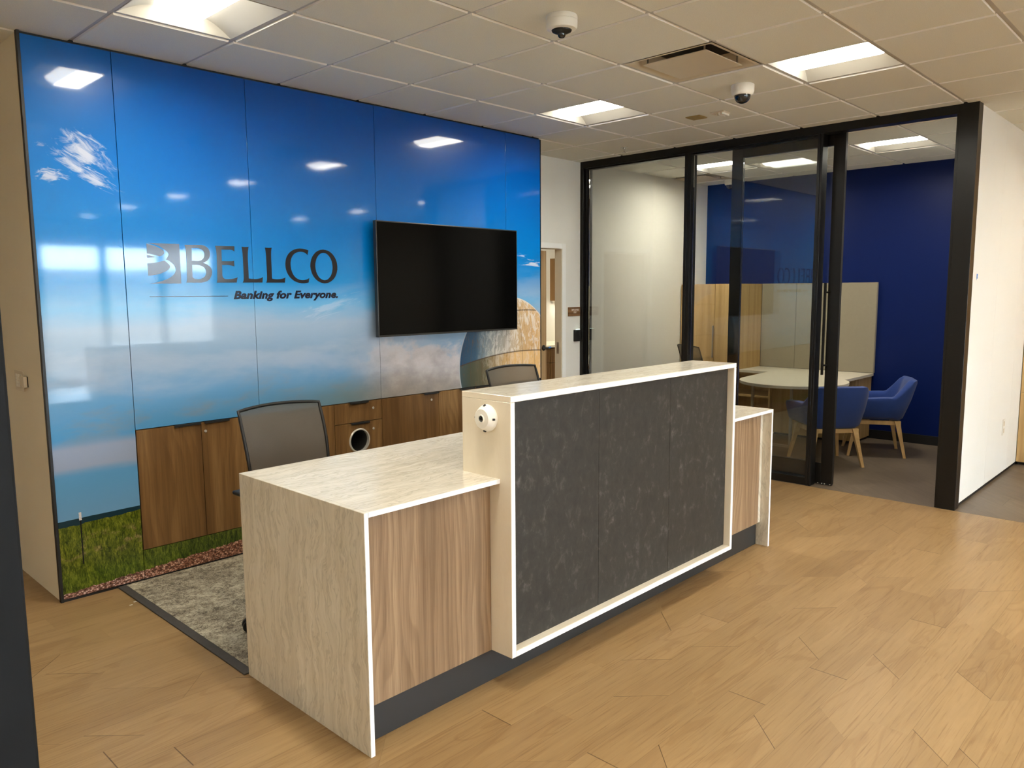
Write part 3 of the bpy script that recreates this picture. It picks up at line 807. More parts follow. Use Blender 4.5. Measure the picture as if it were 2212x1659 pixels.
d = front('door', 4.003, 4.396, CB, CT, c); pull(4.228, 4.390, CT, d)
d = front('door', 4.396, 4.789, CB, CT, c); pull(4.402, 4.564, CT, d); lock(4.43, .848, d)
c = cabinet(4.789, 5.182, 'walnut cabinet at the right end of the picture wall')
d = front('door', 4.789, 5.182, CB, CT, c); pull(4.80, 4.95, CT, d)

# ------------------------------------------------------------------ light switches on the end wall
sw = thing('light_switch', 'cream multi-button switch plate on the end wall left of the picture panels', 'switch', (1.24, 5.10, 1.145))
rbox(1.2345, 1.2395, 5.020, 5.190, 1.145, 1.262, b=.002).build('plate', M['grey_plate'], sw)
for k in range(3):
    y = 5.063+k*.042
    for q in range(4):
        rbox(1.2318, 1.235, y-.014, y+.014, 1.165+q*.0195, 1.1825+q*.0195, b=.001).build('button', M['white_plastic'], sw)
ts = thing('thermostat', 'small boxy wall sensor beside the switch plate', 'sensor', (1.24, 4.975, 1.174))
rbox(1.2345, 1.2395, 4.945, 5.012, 1.176, 1.236, b=.001).build('back_plate', M['blackmat'], ts)
rbox(1.215, 1.2342, 4.940, 5.015, 1.174, 1.238, b=.003).build('cover', M['grey_plate'], ts)

# ------------------------------------------------------------------ reception desk
D = thing('reception_desk', 'stone and wood reception desk with a raised dark-panelled front', 'desk', (3.15, 2.6, 0))
ST = [M['stone'], M['stone_edge']]
def slab(name, b, mats=ST, edge_axes='y', par=D, bevel=.0015):
    mb = MB().box(*b, bevel=bevel, seg=1)
    for f in mb.bm.faces:
        n = f.normal
        if abs(n.y) > .9 and 'y' in edge_axes: f.material_index = 1
        if abs(n.x) > .9 and 'x' in edge_axes: f.material_index = 1
    return mb.build(name, mats, par)
DL, DR, YW, YB = 1.547, 4.767, 2.204, 3.117
WT0, WT1 = .900, .920
slab('end_panel', (DL, DL+.02, YW, YB, 0, WT1))['label'] = 'travertine-look stone end panel'
slab('end_panel', (DR-.02, DR, YW, YB, 0, WT1))['label'] = 'stone end panel at the far right'
bl, br, b0, b1 = 2.229, 4.126, 2.140, 2.429
# worktop around the raised box, with a rear insert
mb = MB()
pts = [(DL+.0202, YW), (bl-.0005, YW), (bl-.0005, b1+.0005), (br+.0005, b1+.0005), (br+.0005, YW), (DR-.0202, YW), (DR-.0202, YB), (4.30, YB), (4.30, 2.812), (2.130, 2.812), (2.130, YB), (DL+.0202, YB)]
mb.prism(pts, 'z', WT0, WT1, bevel=.0012)
for f in mb.bm.faces:
    if abs(f.normal.y) > .9: f.material_index = 1
mb.build('worktop', ST, D)
slab('worktop_insert', (2.132, 4.298, 2.814, YB, WT0, WT1))
yf = 2.262
rbox(DL+.021, bl-.001, yf, yf+.02, .157, WT0-.0005, b=.0006).build('front_panel', M['elm'], D)['label'] = 'brown wood-grain front panel, left wing'
rbox(br+.001, DR-.055, yf, yf+.02, .157, WT0-.0005, b=.0006).build('front_panel', M['elm'], D)['label'] = 'brown wood-grain front panel, right wing'
rbox(DR-.054, DR-.0205, yf+.002, yf+.02, .157, WT0-.0005, b=.0006).build('filler_strip', M['stone'], D)
rbox(DL+.021, DR-.021, 2.290, 2.305, 0, .157, b=.0006).build('toe_kick', M['kick'], D)
# raised box: four white-edged slabs
t = .026
BX = [M['stone_plain'], M['stone_edge']]
rt = slab('raised_top', (bl, br, b0, b1, 1.270-t, 1.270), ST+[M['stone_plain']])
for pl in rt.data.polygons:
    if abs(pl.normal.x) > .9: pl.material_index = 2
rt['label'] = 'polished stone ledge of the raised box'
slab('raised_side', (bl, bl+t, b0, b1, .155, 1.270-t), BX)
slab('raised_side', (br-t, br, b0, b1, .155, 1.270-t), BX)
slab('raised_bottom', (bl+t, br-t, b0, 2.262, .155, .155+t), BX)
rbox(bl+t, br-t, 2.405, 2.425, WT1, 1.270-t, b=.0005).build('rear_panel', M['elm'], D)
px = [bl+t, 2.872, 3.488, br-t]
for a, b in zip(px, px[1:]):
    rbox(a+.001, b-.001, b0+.040, b0+.058, .155+t, 1.270-t, b=.0012).build('dark_panel', M['leather'], D)
# hidden supports inside the desk
MB().box(2.30, 2.32, 2.31, 2.80, .008, WT0).build('support_panel', M['elm'], D)
MB().box(4.02, 4.04, 2.31, 2.80, .008, WT0).build('support_panel', M['elm'], D)

def disc_matrix(p, axis):
    return Matrix.Translation(p) @ Vector(axis).to_track_quat('Z', 'Y').to_matrix().to_4x4()
cam_d = thing('security_camera', 'round white camera fixed to the side of the raised desk box', 'camera', (bl, 2.268, 1.170), 'security cameras')
Mx = disc_matrix((bl-.0003, 2.268, 1.170), (-1, 0, 0))
mb = MB().lathe([(0, 0), (.0545, 0), (.0565, .003), (.0565, .012), (.055, .0145), (.054, .016), (.053, .020), (.044, .036), (.040, .040), (0, .0415)], Mx, 48)
mb.build('housing', M['white_plastic'], cam_d, 35)
MB().lathe([(.0135, .0405), (.0135, .0445), (.017, .0445), (.018, .0425), (.018, .0405)], Mx, 32).build('lens_ring', M['white_plastic'], cam_d, 40)
MB().lathe([(.0135, .0405), (.0125, .043), (.006, .0445), (0, .0448)], Mx, 28).build('lens', M['darkglass'], cam_d, 60)
for a in (0, PI/2, PI, 3*PI/2):
    p = Mx @ Vector((math.cos(a)*.051, math.sin(a)*.051, .026)); q = Mx @ Vector((math.cos(a)*.0555, math.sin(a)*.0555, .017))
    MB().cyl(p, q, .0045, n=12).build('screw_slot', M['blackmat'], cam_d, 40)

# ------------------------------------------------------------------ mesh task chairs
def task_chair(name, label, loc, rot, legrot=0.3, raise_=0.0):
    c = thing(name, label, 'chair', (0, 0, 0), 'black mesh task chairs')
    dz = raise_
    # base
    mb = MB(); mb.lathe([(0, .075), (.032, .075), (.034, .115), (.026, .125), (0, .125)], None, 24)
    mb.build('hub', M['blackmat'], c, 40)
    for k in range(5):
        a = legrot+2*PI*k/5; ca, sa = math.cos(a), math.sin(a)
        mb = MB(); R = Matrix.Rotation(a, 4, 'Z')
        rows = []
        for r, w, zt, zb in ((.028, .024, .118, .080), (.15, .020, .104, .078), (.29, .015, .086, .068), (.338, .012, .082, .068)):
            rows.append([R @ Vector(p) for p in ((r, -w, zb), (r, w, zb), (r, w*.8, zt), (r, -w*.8, zt))])
        mb.grid(rows, closed=True, cap=True)
        lg = mb.build('leg', M['blackmat'], c)
        p = Vector((.332*ca, .332*sa, 0)); tv = Vector((-sa, ca, 0))
        mb = MB()
        for s in (-1, 1):
            mb.cyl(p+tv*s*.010+Vector((0, 0, .0285)), p+tv*s*.026+Vector((0, 0, .0285)), .0275, n=20)
        mb.cyl(p+tv*-.011+Vector((0, 0, .034)), p+tv*.011+Vector((0, 0, .034)), .018, n=16)
        mb.cyl(p+Vector((0, 0, .034)), p+Vector((0, 0, .069)), .008, n=10)
        mb.build('caster', M['blackmat'], lg, 40)
    mb = MB().cyl((0, 0, .12), (0, 0, .33), .025); mb.cyl((0, 0, .32), (0, 0, .425+dz), .015)
    mb.build('gas_column', M['blackmat'], c, 40)
    MB().box(-.11, .11, -.14, .16, .415+dz, .455+dz, .012).build('mechanism', M['blackmat'], c)
    # seat cushion
    mb = MB(); rows = []
    for zz, k in ((.456, .90), (.466, .97), (.49, 1.0), (.512, .985), (.526, .92), (.530, .70), (.528, .3)):
        ring = []
        for q in range(40):
            t = 2*PI*q/40; ct, s_ = math.cos(t), math.sin(t)
            ring.append((.245*k*math.copysign(abs(ct)**.45, ct), -.02+.235*k*math.copysign(abs(s_)**.45, s_), zz+dz))
        rows.append(ring)
    mb.grid(rows, closed=True, cap=True)
    mb.build('seat', M['black_fabric'], c, 50)
    # back
    zb, zt = .60+dz, 1.092+dz
    def bp(u, v):      # u -1..1, v 0..1
        w = .218+.020*math.sin(v*PI*.62)
        z = zb+(zt-zb)*v
        y = .205+.085*v**1.3-.022*math.sin(v*PI)-.040*u*u
        return Vector((u*w, y, z+(.012*(1-u*u) if v > .5 else 0)*(v-.5)*2))
    rows = [[bp(-1+2*i/16, j/14) for i in range(17)] for j in range(15)]
    mb = MB().grid(rows)
    bk = mb.build('mesh_back', M['mesh'], c, 60)
    loop = [bp(-1+2*i/14, 1) for i in range(15)]+[bp(1, 1-j/14) for j in range(1, 15)]+[bp(1-2*i/14, 0) for i in range(1, 15)]+[bp(-1, j/14) for j in range(1, 14)]
    mb = MB().tube(loop, .0085, 10, closed=True)
    mb.build('back_frame', M['blackmat'], c, 60)
    mb = MB().tube([(0, .12, .44+dz), (0, .235, .45+dz), (0, .268, .52+dz), (0, .252, .63+dz)], [.028, .028, .024, .018], 10)
    mb.tube([bp(-1, .05)+Vector((0, .004, 0)), Vector((-.12, .235, .60+dz)), Vector((0, .252, .615+dz)), Vector((.12, .235, .60+dz)), bp(1, .05)+Vector((0, .004, 0))], .012, 10)
    mb.build('back_support', M['blackmat'], c, 60)
    for s in (-1, 1):
        mb = MB().tube([(s*.12, .05, .44+dz), (s*.26, .05, .445+dz), (s*.305, .05, .48+dz), (s*.312, .06, .60+dz), (s*.312, .06, .705+dz)], [.016, .017, .017, .016, .014], 10)
        ar = mb.build('armrest', M['blackmat'], c, 50)
        MB().box(s*.312-.042, s*.312+.042, -.09, .135, .707+dz, .729+dz, .010, 3).build('arm_pad', M['blackmat'], ar)
    c.location = loc; c.rotation_euler = (0, 0, rot)
    return c
task_chair('task_chair', 'grey mesh task chair showing its whole back over the left desk wing', (2.073, 3.415, .0075), math.radians(1.5), math.radians(158))
task_chair('task_chair', 'mesh task chair peeking above the raised desk box, below the dome', (3.715, 3.30, .0075), math.radians(1.0), .5, .085)
task_chair('task_chair', 'dark mesh task chair in the glass office by the oak wardrobe', (7.905, 4.465, 0.0005), math.radians(60), .2, -.03)
# ------------------------------------------------------------------ glass front of the office
X0, X1 = 6.497, 6.600
W = struct('window_5', MB().box(X0, X1, 1.545, 5.198, 2.962, 3.0365, .001, 1), M['black'], 'black framed glass front of the office', 'glass wall')
def post(y0, y1, lab=None):
    o = rbox(X0, X1, y0, y1, 0, 2.9618, b=.0015).build('post', M['black'], W)
    if lab: o['label'] = lab
    return o
mb = MB().box(X0, X1, 1.560, 1.675, 0, 2.9618, .0015, 1); mb.box(X0-.0035, X1+.004, 1.532, 1.657, 0, 3.0365, .0015, 1)
mb.build('jamb_post', M['black'], W)['label'] = 'wide black corner post'
mb = MB().box(X0, X1, 2.655, 2.672, 0, 2.9618, .001, 1); mb.box(X0, X1, 2.676, 2.700, 0, 2.9618, .001, 1); mb.box(X0+.006, X1-.004, 2.672, 2.676, 0, 2.9618)
mb.build('post', M['black'], W)
mb = MB().box(X0, X1, 3.880, 3.918, 0, 2.9618, .001, 1); mb.box(X0, X1, 3.922, 3.950, 0, 2.9618, .001, 1); mb.box(X0+.006, X1-.004, 3.918, 3.922, 0, 2.9618)
mb.build('post', M['black'], W)
mb = MB().box(X0, X1, 5.160, 5.1985, 0, 2.9618, .001, 1); mb.box(X0+.035, X0+.062, 5.140, 5.160, 0, 2.955, .001, 1); mb.box(X0+.070, X1, 5.118, 5.160, 0, 2.955, .001, 1)
mb.build('post', M['black'], W)
for a, b in ((2.7002, 3.8798), (3.9502, 5.1178)):
    rbox(X0+.004, X1-.004, a, b, 0.001, .066, b=.001).build('bottom_rail', M['black'], W)
    MB().box(X0+.048, X0+.058, a, b, .067, 2.961).build('glass_pane', M['glass'], W)
    rbox(X0+.030, X1-.010, a, b, 2.945, 2.9615, b=.001).build('glazing_bead', M['black'], W)

dx0, dx1 = 6.618, 6.658
DD = struct('door_1', rbox(dx0, dx1, 3.425, 3.530, .015, 2.980, b=.0015), M['black'], 'black framed sliding glass door slid half open behind the fixed pane', 'door')
rbox(dx0, dx1, 2.515, 2.613, .015, 2.980, b=.0015).build('stile', M['black'], DD)
rbox(dx0, dx1, 2.6132, 3.4248, 2.875, 2.980, b=.0015).build('top_rail', M['black'], DD)
rbox(dx0, dx1, 2.6132, 3.4248, .015, .190, b=.0015).build('bottom_rail', M['black'], DD)
MB().box(dx0+.015, dx0+.025, 2.6135, 3.4245, .1905, 2.8748).build('glass_pane', M['glass'], DD)
mb = MB().box(dx0-.050, dx0-.032, 2.612, 2.630, .965, 1.745, .002)
hd = mb.build('pull_handle', M['black'], DD)
MB().cyl((dx0-.034, 2.614, 1.045), (dx0, 2.600, 1.045), .008, n=14).cyl((dx0-.034, 2.614, 1.665), (dx0, 2.600, 1.665), .008, n=14).build('standoff', M['black'], hd, 40)
mb = MB().box(dx0+.004, dx1-.004, 2.52, 3.52, .003, .0145); mb.build('floor_guide', M['blackmat'], DD)
for k, y in enumerate((2.53, 2.575, 2.60, 2.635)):
    MB().cyl((dx0-.003, y, .012), (dx0+.004, y, .012), .0045, n=10).build('guide_screw', M['chrome'], DD, 40)

# ------------------------------------------------------------------ staff door
DO = struct('door_2', MB().box(6.191, 6.231, 5.196, 5.289, 0, 2.162, .002, 1).box(5.281, 5.325, 5.196, 5.289, 0, 2.162, .002, 1).box(5.325, 6.191, 5.196, 5.289, 2.121, 2.162, .002, 1), M['laminate_edge'],
            'staff door standing ajar beside the picture wall', 'door')
mb = MB().box(6.197, 6.254, 5.190, 5.1955, 0, 2.178, .001, 1); mb.box(5.234, 6.197, 5.190, 5.1955, 2.126, 2.178, .001, 1)
mb.build('casing', M['panel_white'], DO)
lm = MB().box(0, .845, -.045, 0, .008, 2.112, .0015, 1)
Ml = Matrix.Translation((5.328, 5.292, 0)) @ Matrix.Rotation(math.radians(9.5), 4, 'Z')
leaf = lm.xform(Ml).build('leaf', M['door_wood'], DO)
mb = MB(); p = Vector((.785, -.0455, 1.10))
mb.lathe([(0, .014), (.026, .012), (.031, .006), (.031, 0)], disc_matrix(p, (0, -1, 0)), 28)
mb.tube([p+Vector((0, -.01, 0)), p+Vector((0, -.055, 0)), p+Vector((-.02, -.062, 0)), p+Vector((-.115, -.060, 0))], [.010, .010, .010, .008], 12)
mb.xform(Ml).build('lever_handle', M['blackmat'], leaf, 50)
mb = MB().tube([p+Vector((.004, -.062, .004)), p+Vector((.040, -.064, .006))], .009, 10)
mb.xform(Ml).build('blue_wrap', M['tape'], leaf, 50)['label'] = 'bit of blue film on the lever'
MB().box(6.1895, 6.1915, 5.232, 5.262, 1.04, 1.16).build('strike_plate', M['alu'], DO)
sg = thing('door_sign', 'small brown wood-grain sign lettered EMPLOYEES ONLY', 'sign', (6.396, 5.2, 1.43))
rbox(6.296, 6.490, 5.189, 5.1995, 1.428, 1.524, b=.0012).build('plaque', M['sign_wood'], sg)
curve_mesh('sign_text', text_curve('EMPLOYEES', 0, .004, .02), M['signtext'], sg, 5.1885, (6.346, 6.466, 1.484, 1.504))
curve_mesh('sign_text', text_curve('ONLY', 0, .004, .02), M['signtext'], sg, 5.1885, (6.378, 6.434, 1.459, 1.479))
for q in sg.children:
    if q.name.startswith('sign_text'):
        for v in q.data.vertices:
            yy = 5.1885-ORG[sg].y; v.co.y = yy+(.0004 if v.co.y > yy else -.0004)
rd = thing('card_reader', 'black card reader below the brown door sign', 'card reader', (6.43, 5.2, 1.16))
rbox(6.388, 6.472, 5.172, 5.1995, 1.160, 1.283, b=.004).build('body', M['blackmat'], rd)
rbox(6.406, 6.462, 5.170, 5.178, 1.2845, 1.2905, b=.001).build('status_light', M['led'], rd)

# room beyond the staff door
struct('wall_staff', MB().box(5.233, 10.1, 7.60, 7.72, 0, 3.3), M['wall'], 'pale rear wall of the staff room', 'wall')
struct('wall_staffright', MB().box(10.0, 10.1, -6.4, 7.6, 0, 3.3), M['wall'], 'outer wall on the far right', 'wall')
uc = thing('wall_cabinet', 'brown wall cabinet seen through the open staff door', 'cabinet', (8.9, 7.42, 1.555))
rbox(8.787, 9.80, 7.25, 7.599, 1.550, 2.172, b=.002).build('carcass', M['walnut'], uc)
for a, b in ((8.787, 9.291), (9.295, 9.80)): rbox(a+.002, b-.002, 7.229, 7.249, 1.552, 2.170, b=.001).build('door', M['walnut'], uc)
bc = thing('counter_unit', 'brown base cabinet with counter seen low through the staff door', 'cabinet', (8.6, 7.3, 0))
rbox(7.60, 9.60, 7.02, 7.598, .0, .915, b=.002).build('carcass', M['walnut'], bc)
rbox(7.58, 9.60, 6.985, 7.598, .916, .950, b=.003).build('counter_top', M['laminate'], bc)
for a, b in ((7.60, 8.09), (8.10, 8.59), (8.60, 9.09), (9.10, 9.60)):
    rbox(a+.002, b-.002, 7.0, 7.019, .10, .70, b=.001).build('door', M['walnut'], bc)
    rbox(a+.002, b-.002, 7.0, 7.019, .704, .90, b=.001).build('drawer', M['walnut'], bc)
ul = thing('added_cabinet_light', 'unseen strip lamp added under the staff room wall cabinet for brightness', 'lamp', (9.3, 7.45, 1.52))  # unseen lamp added to brighten the wall above the counter
MB().box(8.80, 9.78, 7.42, 7.48, 1.522, 1.5495).build('housing', M['white_plastic'], ul)
MB().box(8.81, 9.77, 7.425, 7.475, 1.5195, 1.5217).build('diffuser', M['lens'], ul)

# ------------------------------------------------------------------ office furniture
K = thing('office_desk', 'white topped office desk with a rounded meeting end and oak storage', 'desk', (8.4, 3.7, 0))
# worktop outline: credenza along the blue wall plus rounded peninsula
cx, cy, r = 7.865, 3.43, .555
pts = [(9.085, 3.036), (9.085, 5.185), (8.52, 5.185), (8.52, 4.02)]
a0, a1 = math.radians(96), math.radians(315)
for k in range(49):
    a = a0+(a1-a0)*k/48
    pts.append((cx+r*math.cos(a), cy+r*math.sin(a)*.97))
pts += [(8.285, 3.036)]
mb = MB().prism(pts, 'z', .717, .745)
for f in mb.bm.faces:
    if abs(f.normal.z) < .5: f.material_index = 1
mb.build('worktop', [M['laminate'], M['laminate_edge']], K, 30)
MB().box(8.60, 9.08, 3.055, 4.0, .030, .716, .001, 1).build('pedestal', M['oak'], K)
MB().box(8.64, 9.08, 3.075, 3.98, 0, .0295).build('plinth', M['blackmat'], K)
mb = MB()
mb.box(8.55, 9.08, 4.002, 4.025, 0, .716); mb.box(8.55, 9.08, 4.86, 4.88, 0, .716); mb.box(9.06, 9.08, 4.025, 4.86, 0, .716)
mb.box(8.56, 9.06, 4.025, 4.86, .02, .04); mb.box(8.55, 9.06, 4.025, 4.86, .69, .716)
mb.build('open_bookcase', M['oak'], K)
MB().box(8.56, 9.06, 4.0252, 4.8598, .425, .448).build('shelf', M['oak'], K)
mb = MB()
for y in (3.49, 3.93): mb.box(7.955, 7.985, y-.012, y+.012, 0, .700)
mb.box(7.955, 7.985, 3.502, 3.918, 0.0, .026); mb.box(7.945, 7.995, 3.478, 3.942, .700, .7165)
mb.build('leg_frame', M['leg_metal'], K)
MB().box(8.10, 8.59, 3.20, 3.22, .62, .7165).build('support_rail', M['blackmat'], K)
for k, (a, b, lab) in enumerate(((3.038, 3.956, 'greige fabric pinboard at the right, near the office chairs'), (3.959, 4.392, 'greige fabric pinboard nearer the oak wardrobe'))):
    o = rbox(9.075, 9.119, a, b, .748, 1.765, b=.004).build('pinboard', M['tack'])
    tag(o, lab, 'pinboard', 'fabric pinboards over the office desk')
wd = thing('wardrobe', 'tall light oak two-door wardrobe in the office corner', 'wardrobe', (8.8, 4.8, 0))
wy0, wy1 = 4.398, 5.184
# the wardrobe stands on the worktop run's left end: modelled as a hutch above it
mb = MB().box(8.522, 9.085, wy0, wy1, .7462, 1.764, .001, 1)
mb.build('carcass', M['oak'], wd)
for a, b in ((wy0, 4.713), (4.717, wy1)):
    d = rbox(8.502, 8.520, a+.001, b-.001, .750, 1.762, b=.001).build('door', M['oak'], wd)
    if a > 4.6:
        rbox(8.480, 8.5015, 4.722, 4.736, .872, 1.262, b=.003).build('bar_handle', M['alu'], d)

def armchair(name, label, loc, rot):
    c = thing(name, label, 'chair', (0, 0, 0), 'blue upholstered office armchairs')
    # plan path of the shell, front-left arm round the back to the front-right arm
    P = []
    hw, xf, xb, cr = .255, .235, -.235, .12
    for k in range(9): P.append((xf+(xb+cr-xf)*k/8, hw, 0))
    for k in range(1, 9):
        a = PI/2+PI/2*k/8; P.append((xb+cr+cr*math.cos(a), hw-cr+cr*math.sin(a), 1))
    for k in range(1, 9): P.append((xb, (hw-cr)-(2*(hw-cr))*k/8, 2))
    Q = P + [(x, -y, t) for x, y, t in reversed(P[:17])][1:]
    n = len(Q)
    rows = []
    for i, (x, y, t) in enumerate(Q):
        a, b = Q[max(i-1, 0)], Q[min(i+1, n-1)]
        tx, ty = b[0]-a[0], b[1]-a[1]; l = math.hypot(tx, ty); nx, ny = -ty/l, tx/l   # outward normal
        if nx*(x)+ny*y < 0: nx, ny = -nx, -ny
        # top height: arms then a sloping shoulder up to the back
        back = max(0, min(1, (-x-.125)/.095)); back = back*back*(3-2*back)
        top = .612+.172*back - .022*max(0, min(1, (x+.05)/.285))
        bot = .365+.02*(1-back)
        lean = -.075*back
        th = .030
        prof = [(-th, bot+.015), (-th*.7, bot), (th*.75, bot+.004), (th+.006, bot+.03), (th+.020, (bot+top)/2), (th+.030, top-.03), (th+.022, top-.006), (.006, top+.004), (-th+.012, top-.006), (-th+.004, top-.03), (-th-.004, (bot+top)/2), (-th, bot+.10)]
        ring = []
        for d, z in prof:
            f = (z-bot)/(top-bot)
            ins = -.018*(1-f)-.03*max(0, (.2-f)/.2)**2
            ring.append((x+nx*(d+ins)+lean*f, y+ny*(d+ins), z))
        if i in (0, n-1):
            m = Vector((sum(p[0] for p in ring)/len(ring), sum(p[1] for p in ring)/len(ring), sum(p[2] for p in ring)/len(ring)))
            inner = [tuple(Vector(p).lerp(m, .35)+Vector((.022, 0, 0))) for p in ring]; mid = [tuple(Vector(p).lerp(m, .12)+Vector((.014, 0, 0))) for p in ring]
            if i == 0: rows += [inner, mid, ring]
            else: rows += [ring, mid, inner]
        else: rows.append(ring)
    MB().grid(rows, closed=True, cap=True).build('shell', M['blue_fabric'], c, 60)
    mb = MB(); R = []
    for z, k in ((.372, .86), (.38, .95), (.41, 1), (.445, 1), (.462, .95), (.470, .80), (.472, .4)):
        R.append([(.03+.235*k*math.copysign(abs(math.cos(2*PI*q/40))**.4, math.cos(2*PI*q/40)), .215*k*math.copysign(abs(math.sin(2*PI*q/40))**.4, math.sin(2*PI*q/40)), z) for q in range(40)])
    mb.grid(R, closed=True, cap=True).build('seat', M['blue_fabric'], c, 50)
    mb = MB()
    for s in (-1, 1): mb.box(-.20, .20, s*.185-.016, s*.185+.016, .322, .366, .004)
    for s in (-1, 1): mb.box(s*.185-.016, s*.185+.016, -.19, .19, .323, .365, .004)
    mb.build('seat_frame', M['oak_leg'], c)
    for sx in (-1, 1):
        for sy in (-1, 1):
            rows = []
            for f, w in ((0, .013), (.5, .017), (.88, .023), (1, .030)):
                x = sx*(.262-.072*f); y = sy*(.252-.062*f); z = .368*f
                rows.append([(x-w, y-w, z), (x+w, y-w, z), (x+w, y+w, z), (x-w, y+w, z)])
            MB().grid(rows, closed=True, cap=True).build('leg', M['oak_leg'], c)
    c.location = loc; c.rotation_euler = (0, 0, rot)
    return c
armchair('armchair', 'blue armchair with oak legs, its back to us behind the sliding door', (7.530, 2.942, .0005), math.radians(46.5))
armchair('armchair', 'blue armchair with oak legs in side view before the navy wall', (8.327, 2.759, .0005), math.radians(116))

# ------------------------------------------------------------------ partition wall bits and oak cupboards at the right edge
o = MB().prism([(6.744, 1.799), (6.775, 1.799), (6.769, 1.781), (6.776, 1.764), (6.752, 1.764), (6.747, 1.752), (6.745, 1.765)], 'y', 1.5388, 1.5396).build('tape_scrap', M['tape'])
tag(o, 'scrap of blue tape on the white panelled wall', 'tape')
ot = thing('power_outlet', 'white outlet cover low on the white panelled wall', 'outlet', (7.995, 1.54, .375))
rbox(7.955, 8.032, 1.533, 1.5395, .378, .522, b=.002).build('plate', M['white_plastic'], ot)
for z in (.418, .482): rbox(7.976, 8.011, 1.5315, 1.534, z-.02, z+.02, b=.001).build('socket', M['grey_plate'], ot)
oc = thing('oak_cupboard', 'light oak cupboard wall at the far right edge', 'cupboard', (8.9, 1.0, 0))
MB().box(8.642, 9.235, -.9, 1.536, .03, 3.02).build('carcass', M['oak'], oc)
MB().box(8.68, 9.23, -.89, 1.53, 0, .0295).build('plinth', M['blackmat'], oc)
for k in range(4):
    a = -.9+k*.609
    for z0, z1 in ((.032, .700), (.704, 3.018)):
        rbox(8.620, 8.641, a+.0015, a+.6075, z0, z1, b=.001).build('door', M['oak'], oc)

# ------------------------------------------------------------------ ceiling fittings
LAMP_W = 7.0
def troffer_parts(c, cx, cy):
    z = ZC
    N = 10; e = .289; li = .118; ye = .246
    for s in (-1, 1):
        mb = MB(); rows = []
        for k in range(N+1):
            f = k/N; x = s*(e-(e-li)*f); zz = z-.002+.060*math.sin(f*PI/2)
            rows.append([(cx+x, cy-e+(e-ye)*f, zz), (cx+x, cy+e-(e-ye)*f, zz)])
        mb.grid(rows); mb.build('reflector_pan', M['pan'], c, 40)
    for s in (-1, 1):
        L_ = [(cx-e+(e-li)*k/N, cy+s*(e-(e-ye)*k/N), z-.002+.060*math.sin(k/N*PI/2)) for k in range(N+1)]
        R_ = [(2*cx-p[0], p[1], p[2]) for p in L_]
        MB().grid([L_, R_]).build('end_plate', M['pan'], c, 40)
    mb = MB(); rows = []
    for y in (-ye+.001, ye-.001):
        rows.append([(cx+li*math.cos(PI*k/16), cy+y, z+.056-.046*math.sin(PI*k/16)) for k in range(17)])
    mb.grid(rows)
    for row in rows:
        mb.bm.faces.new([mb.bm.verts.new(p) for p in row])
    mb.build('lens', M['lens'], c, 50)
    mb = MB().box(cx-.29, cx+.29, cy-.29, cy+.29, z+.060, z+.10)
    mb.box(cx-.293, cx-.2895, cy-.293, cy+.293, z-.001, z+.10); mb.box(cx+.2895, cx+.293, cy-.293, cy+.293, z-.001, z+.10)
    mb.box(cx-.2895, cx+.2895, cy-.293, cy-.2895, z-.001, z+.10); mb.box(cx-.2895, cx+.2895, cy+.2895, cy+.293, z-.001, z+.10)
    mb.build('housing', M['pan'], c)
    ld = bpy.data.lights.new('lamp', 'AREA'); ld.shape = 'RECTANGLE'; ld.size = .15; ld.size_y = .46; ld.energy = LAMP_W; ld.color = (1.0, .945, .81); ld.spread = math.radians(165)
    lo = bpy.data.objects.new('lamp', ld); COL.objects.link(lo); lo.parent = c; lo.location = (0, 0, .008)
LL = {'lobby_a': 'ceiling light nearest us at the top left, above the picture wall', 'lobby_b': 'ceiling light above the far right end of the picture wall',
      'lobby_c': 'ceiling light at the upper right, right of the square air diffuser', 'office_a': 'ceiling light in the glass office seen through the open doorway',
      'office_b': 'ceiling light in the glass office above the oak wardrobe'}
proto = None
def troffer(i, j, label, group):
    global proto
    cx, cy = cell(i, j)
    if proto is None:
        proto = thing('ceiling_light', label, 'ceiling light', (cx, cy, ZC), group)
        troffer_parts(proto, cx, cy); return proto
    o = dup(proto, label); o.location = (cx, cy, ZC); o['group'] = group; return o
for k, v in LIGHTS.items(): troffer(*v, LL[k], 'recessed ceiling lights')
for v in HIDDEN: troffer(*v, 'recessed ceiling light out of view, inferred or added to brighten', 'recessed ceiling lights out of view')

def diffuser(i, j, label):
    cx, cy = cell(i, j); z = ZC
    c = thing('air_diffuser', label, 'air vent', (cx, cy, z), 'square ceiling air diffusers')
    mb = MB(); rows = []
    for r, dz in ((.291, -.004), (.272, -.004), (.262, .002), (.252, .022), (.238, .05), (.20, .075)):
        ring = []
        rr = max(.0, .05*(1-(r-.2)/.09)) if r < .28 else .004
        for (sx, sy) in ((1, 1), (-1, 1), (-1, -1), (1, -1)):
            a0 = {(1, 1): 0, (-1, 1): PI/2, (-1, -1): PI, (1, -1): 3*PI/2}[(sx, sy)]
            for k in range(5):
                a = a0+PI/2*k/4
                ring.append((cx+sx*(r-rr)+rr*math.cos(a), cy+sy*(r-rr)+rr*math.sin(a), z+dz))
        rows.append(ring)
    mb.grid(rows, closed=True)
    mb.build('flange', M['diff_white'], c, 40)
    mb = MB().box(cx-.27, cx+.27, cy-.27, cy+.27, z+.078, z+.16); mb.build('plenum', M['diff_dark'], c)
    rbox(cx-.212, cx+.212, cy-.212, cy+.212, z-.012, z-.006, b=.002).build('plaque', M['diff_white'], c)
    for sx in (-1, 1):
        for sy in (-1, 1): MB().box(cx+sx*.19-.008, cx+sx*.19+.008, cy+sy*.19-.002, cy+sy*.19+.002, z-.006, z+.078).build('hanger', M['alu'], c)
    return c
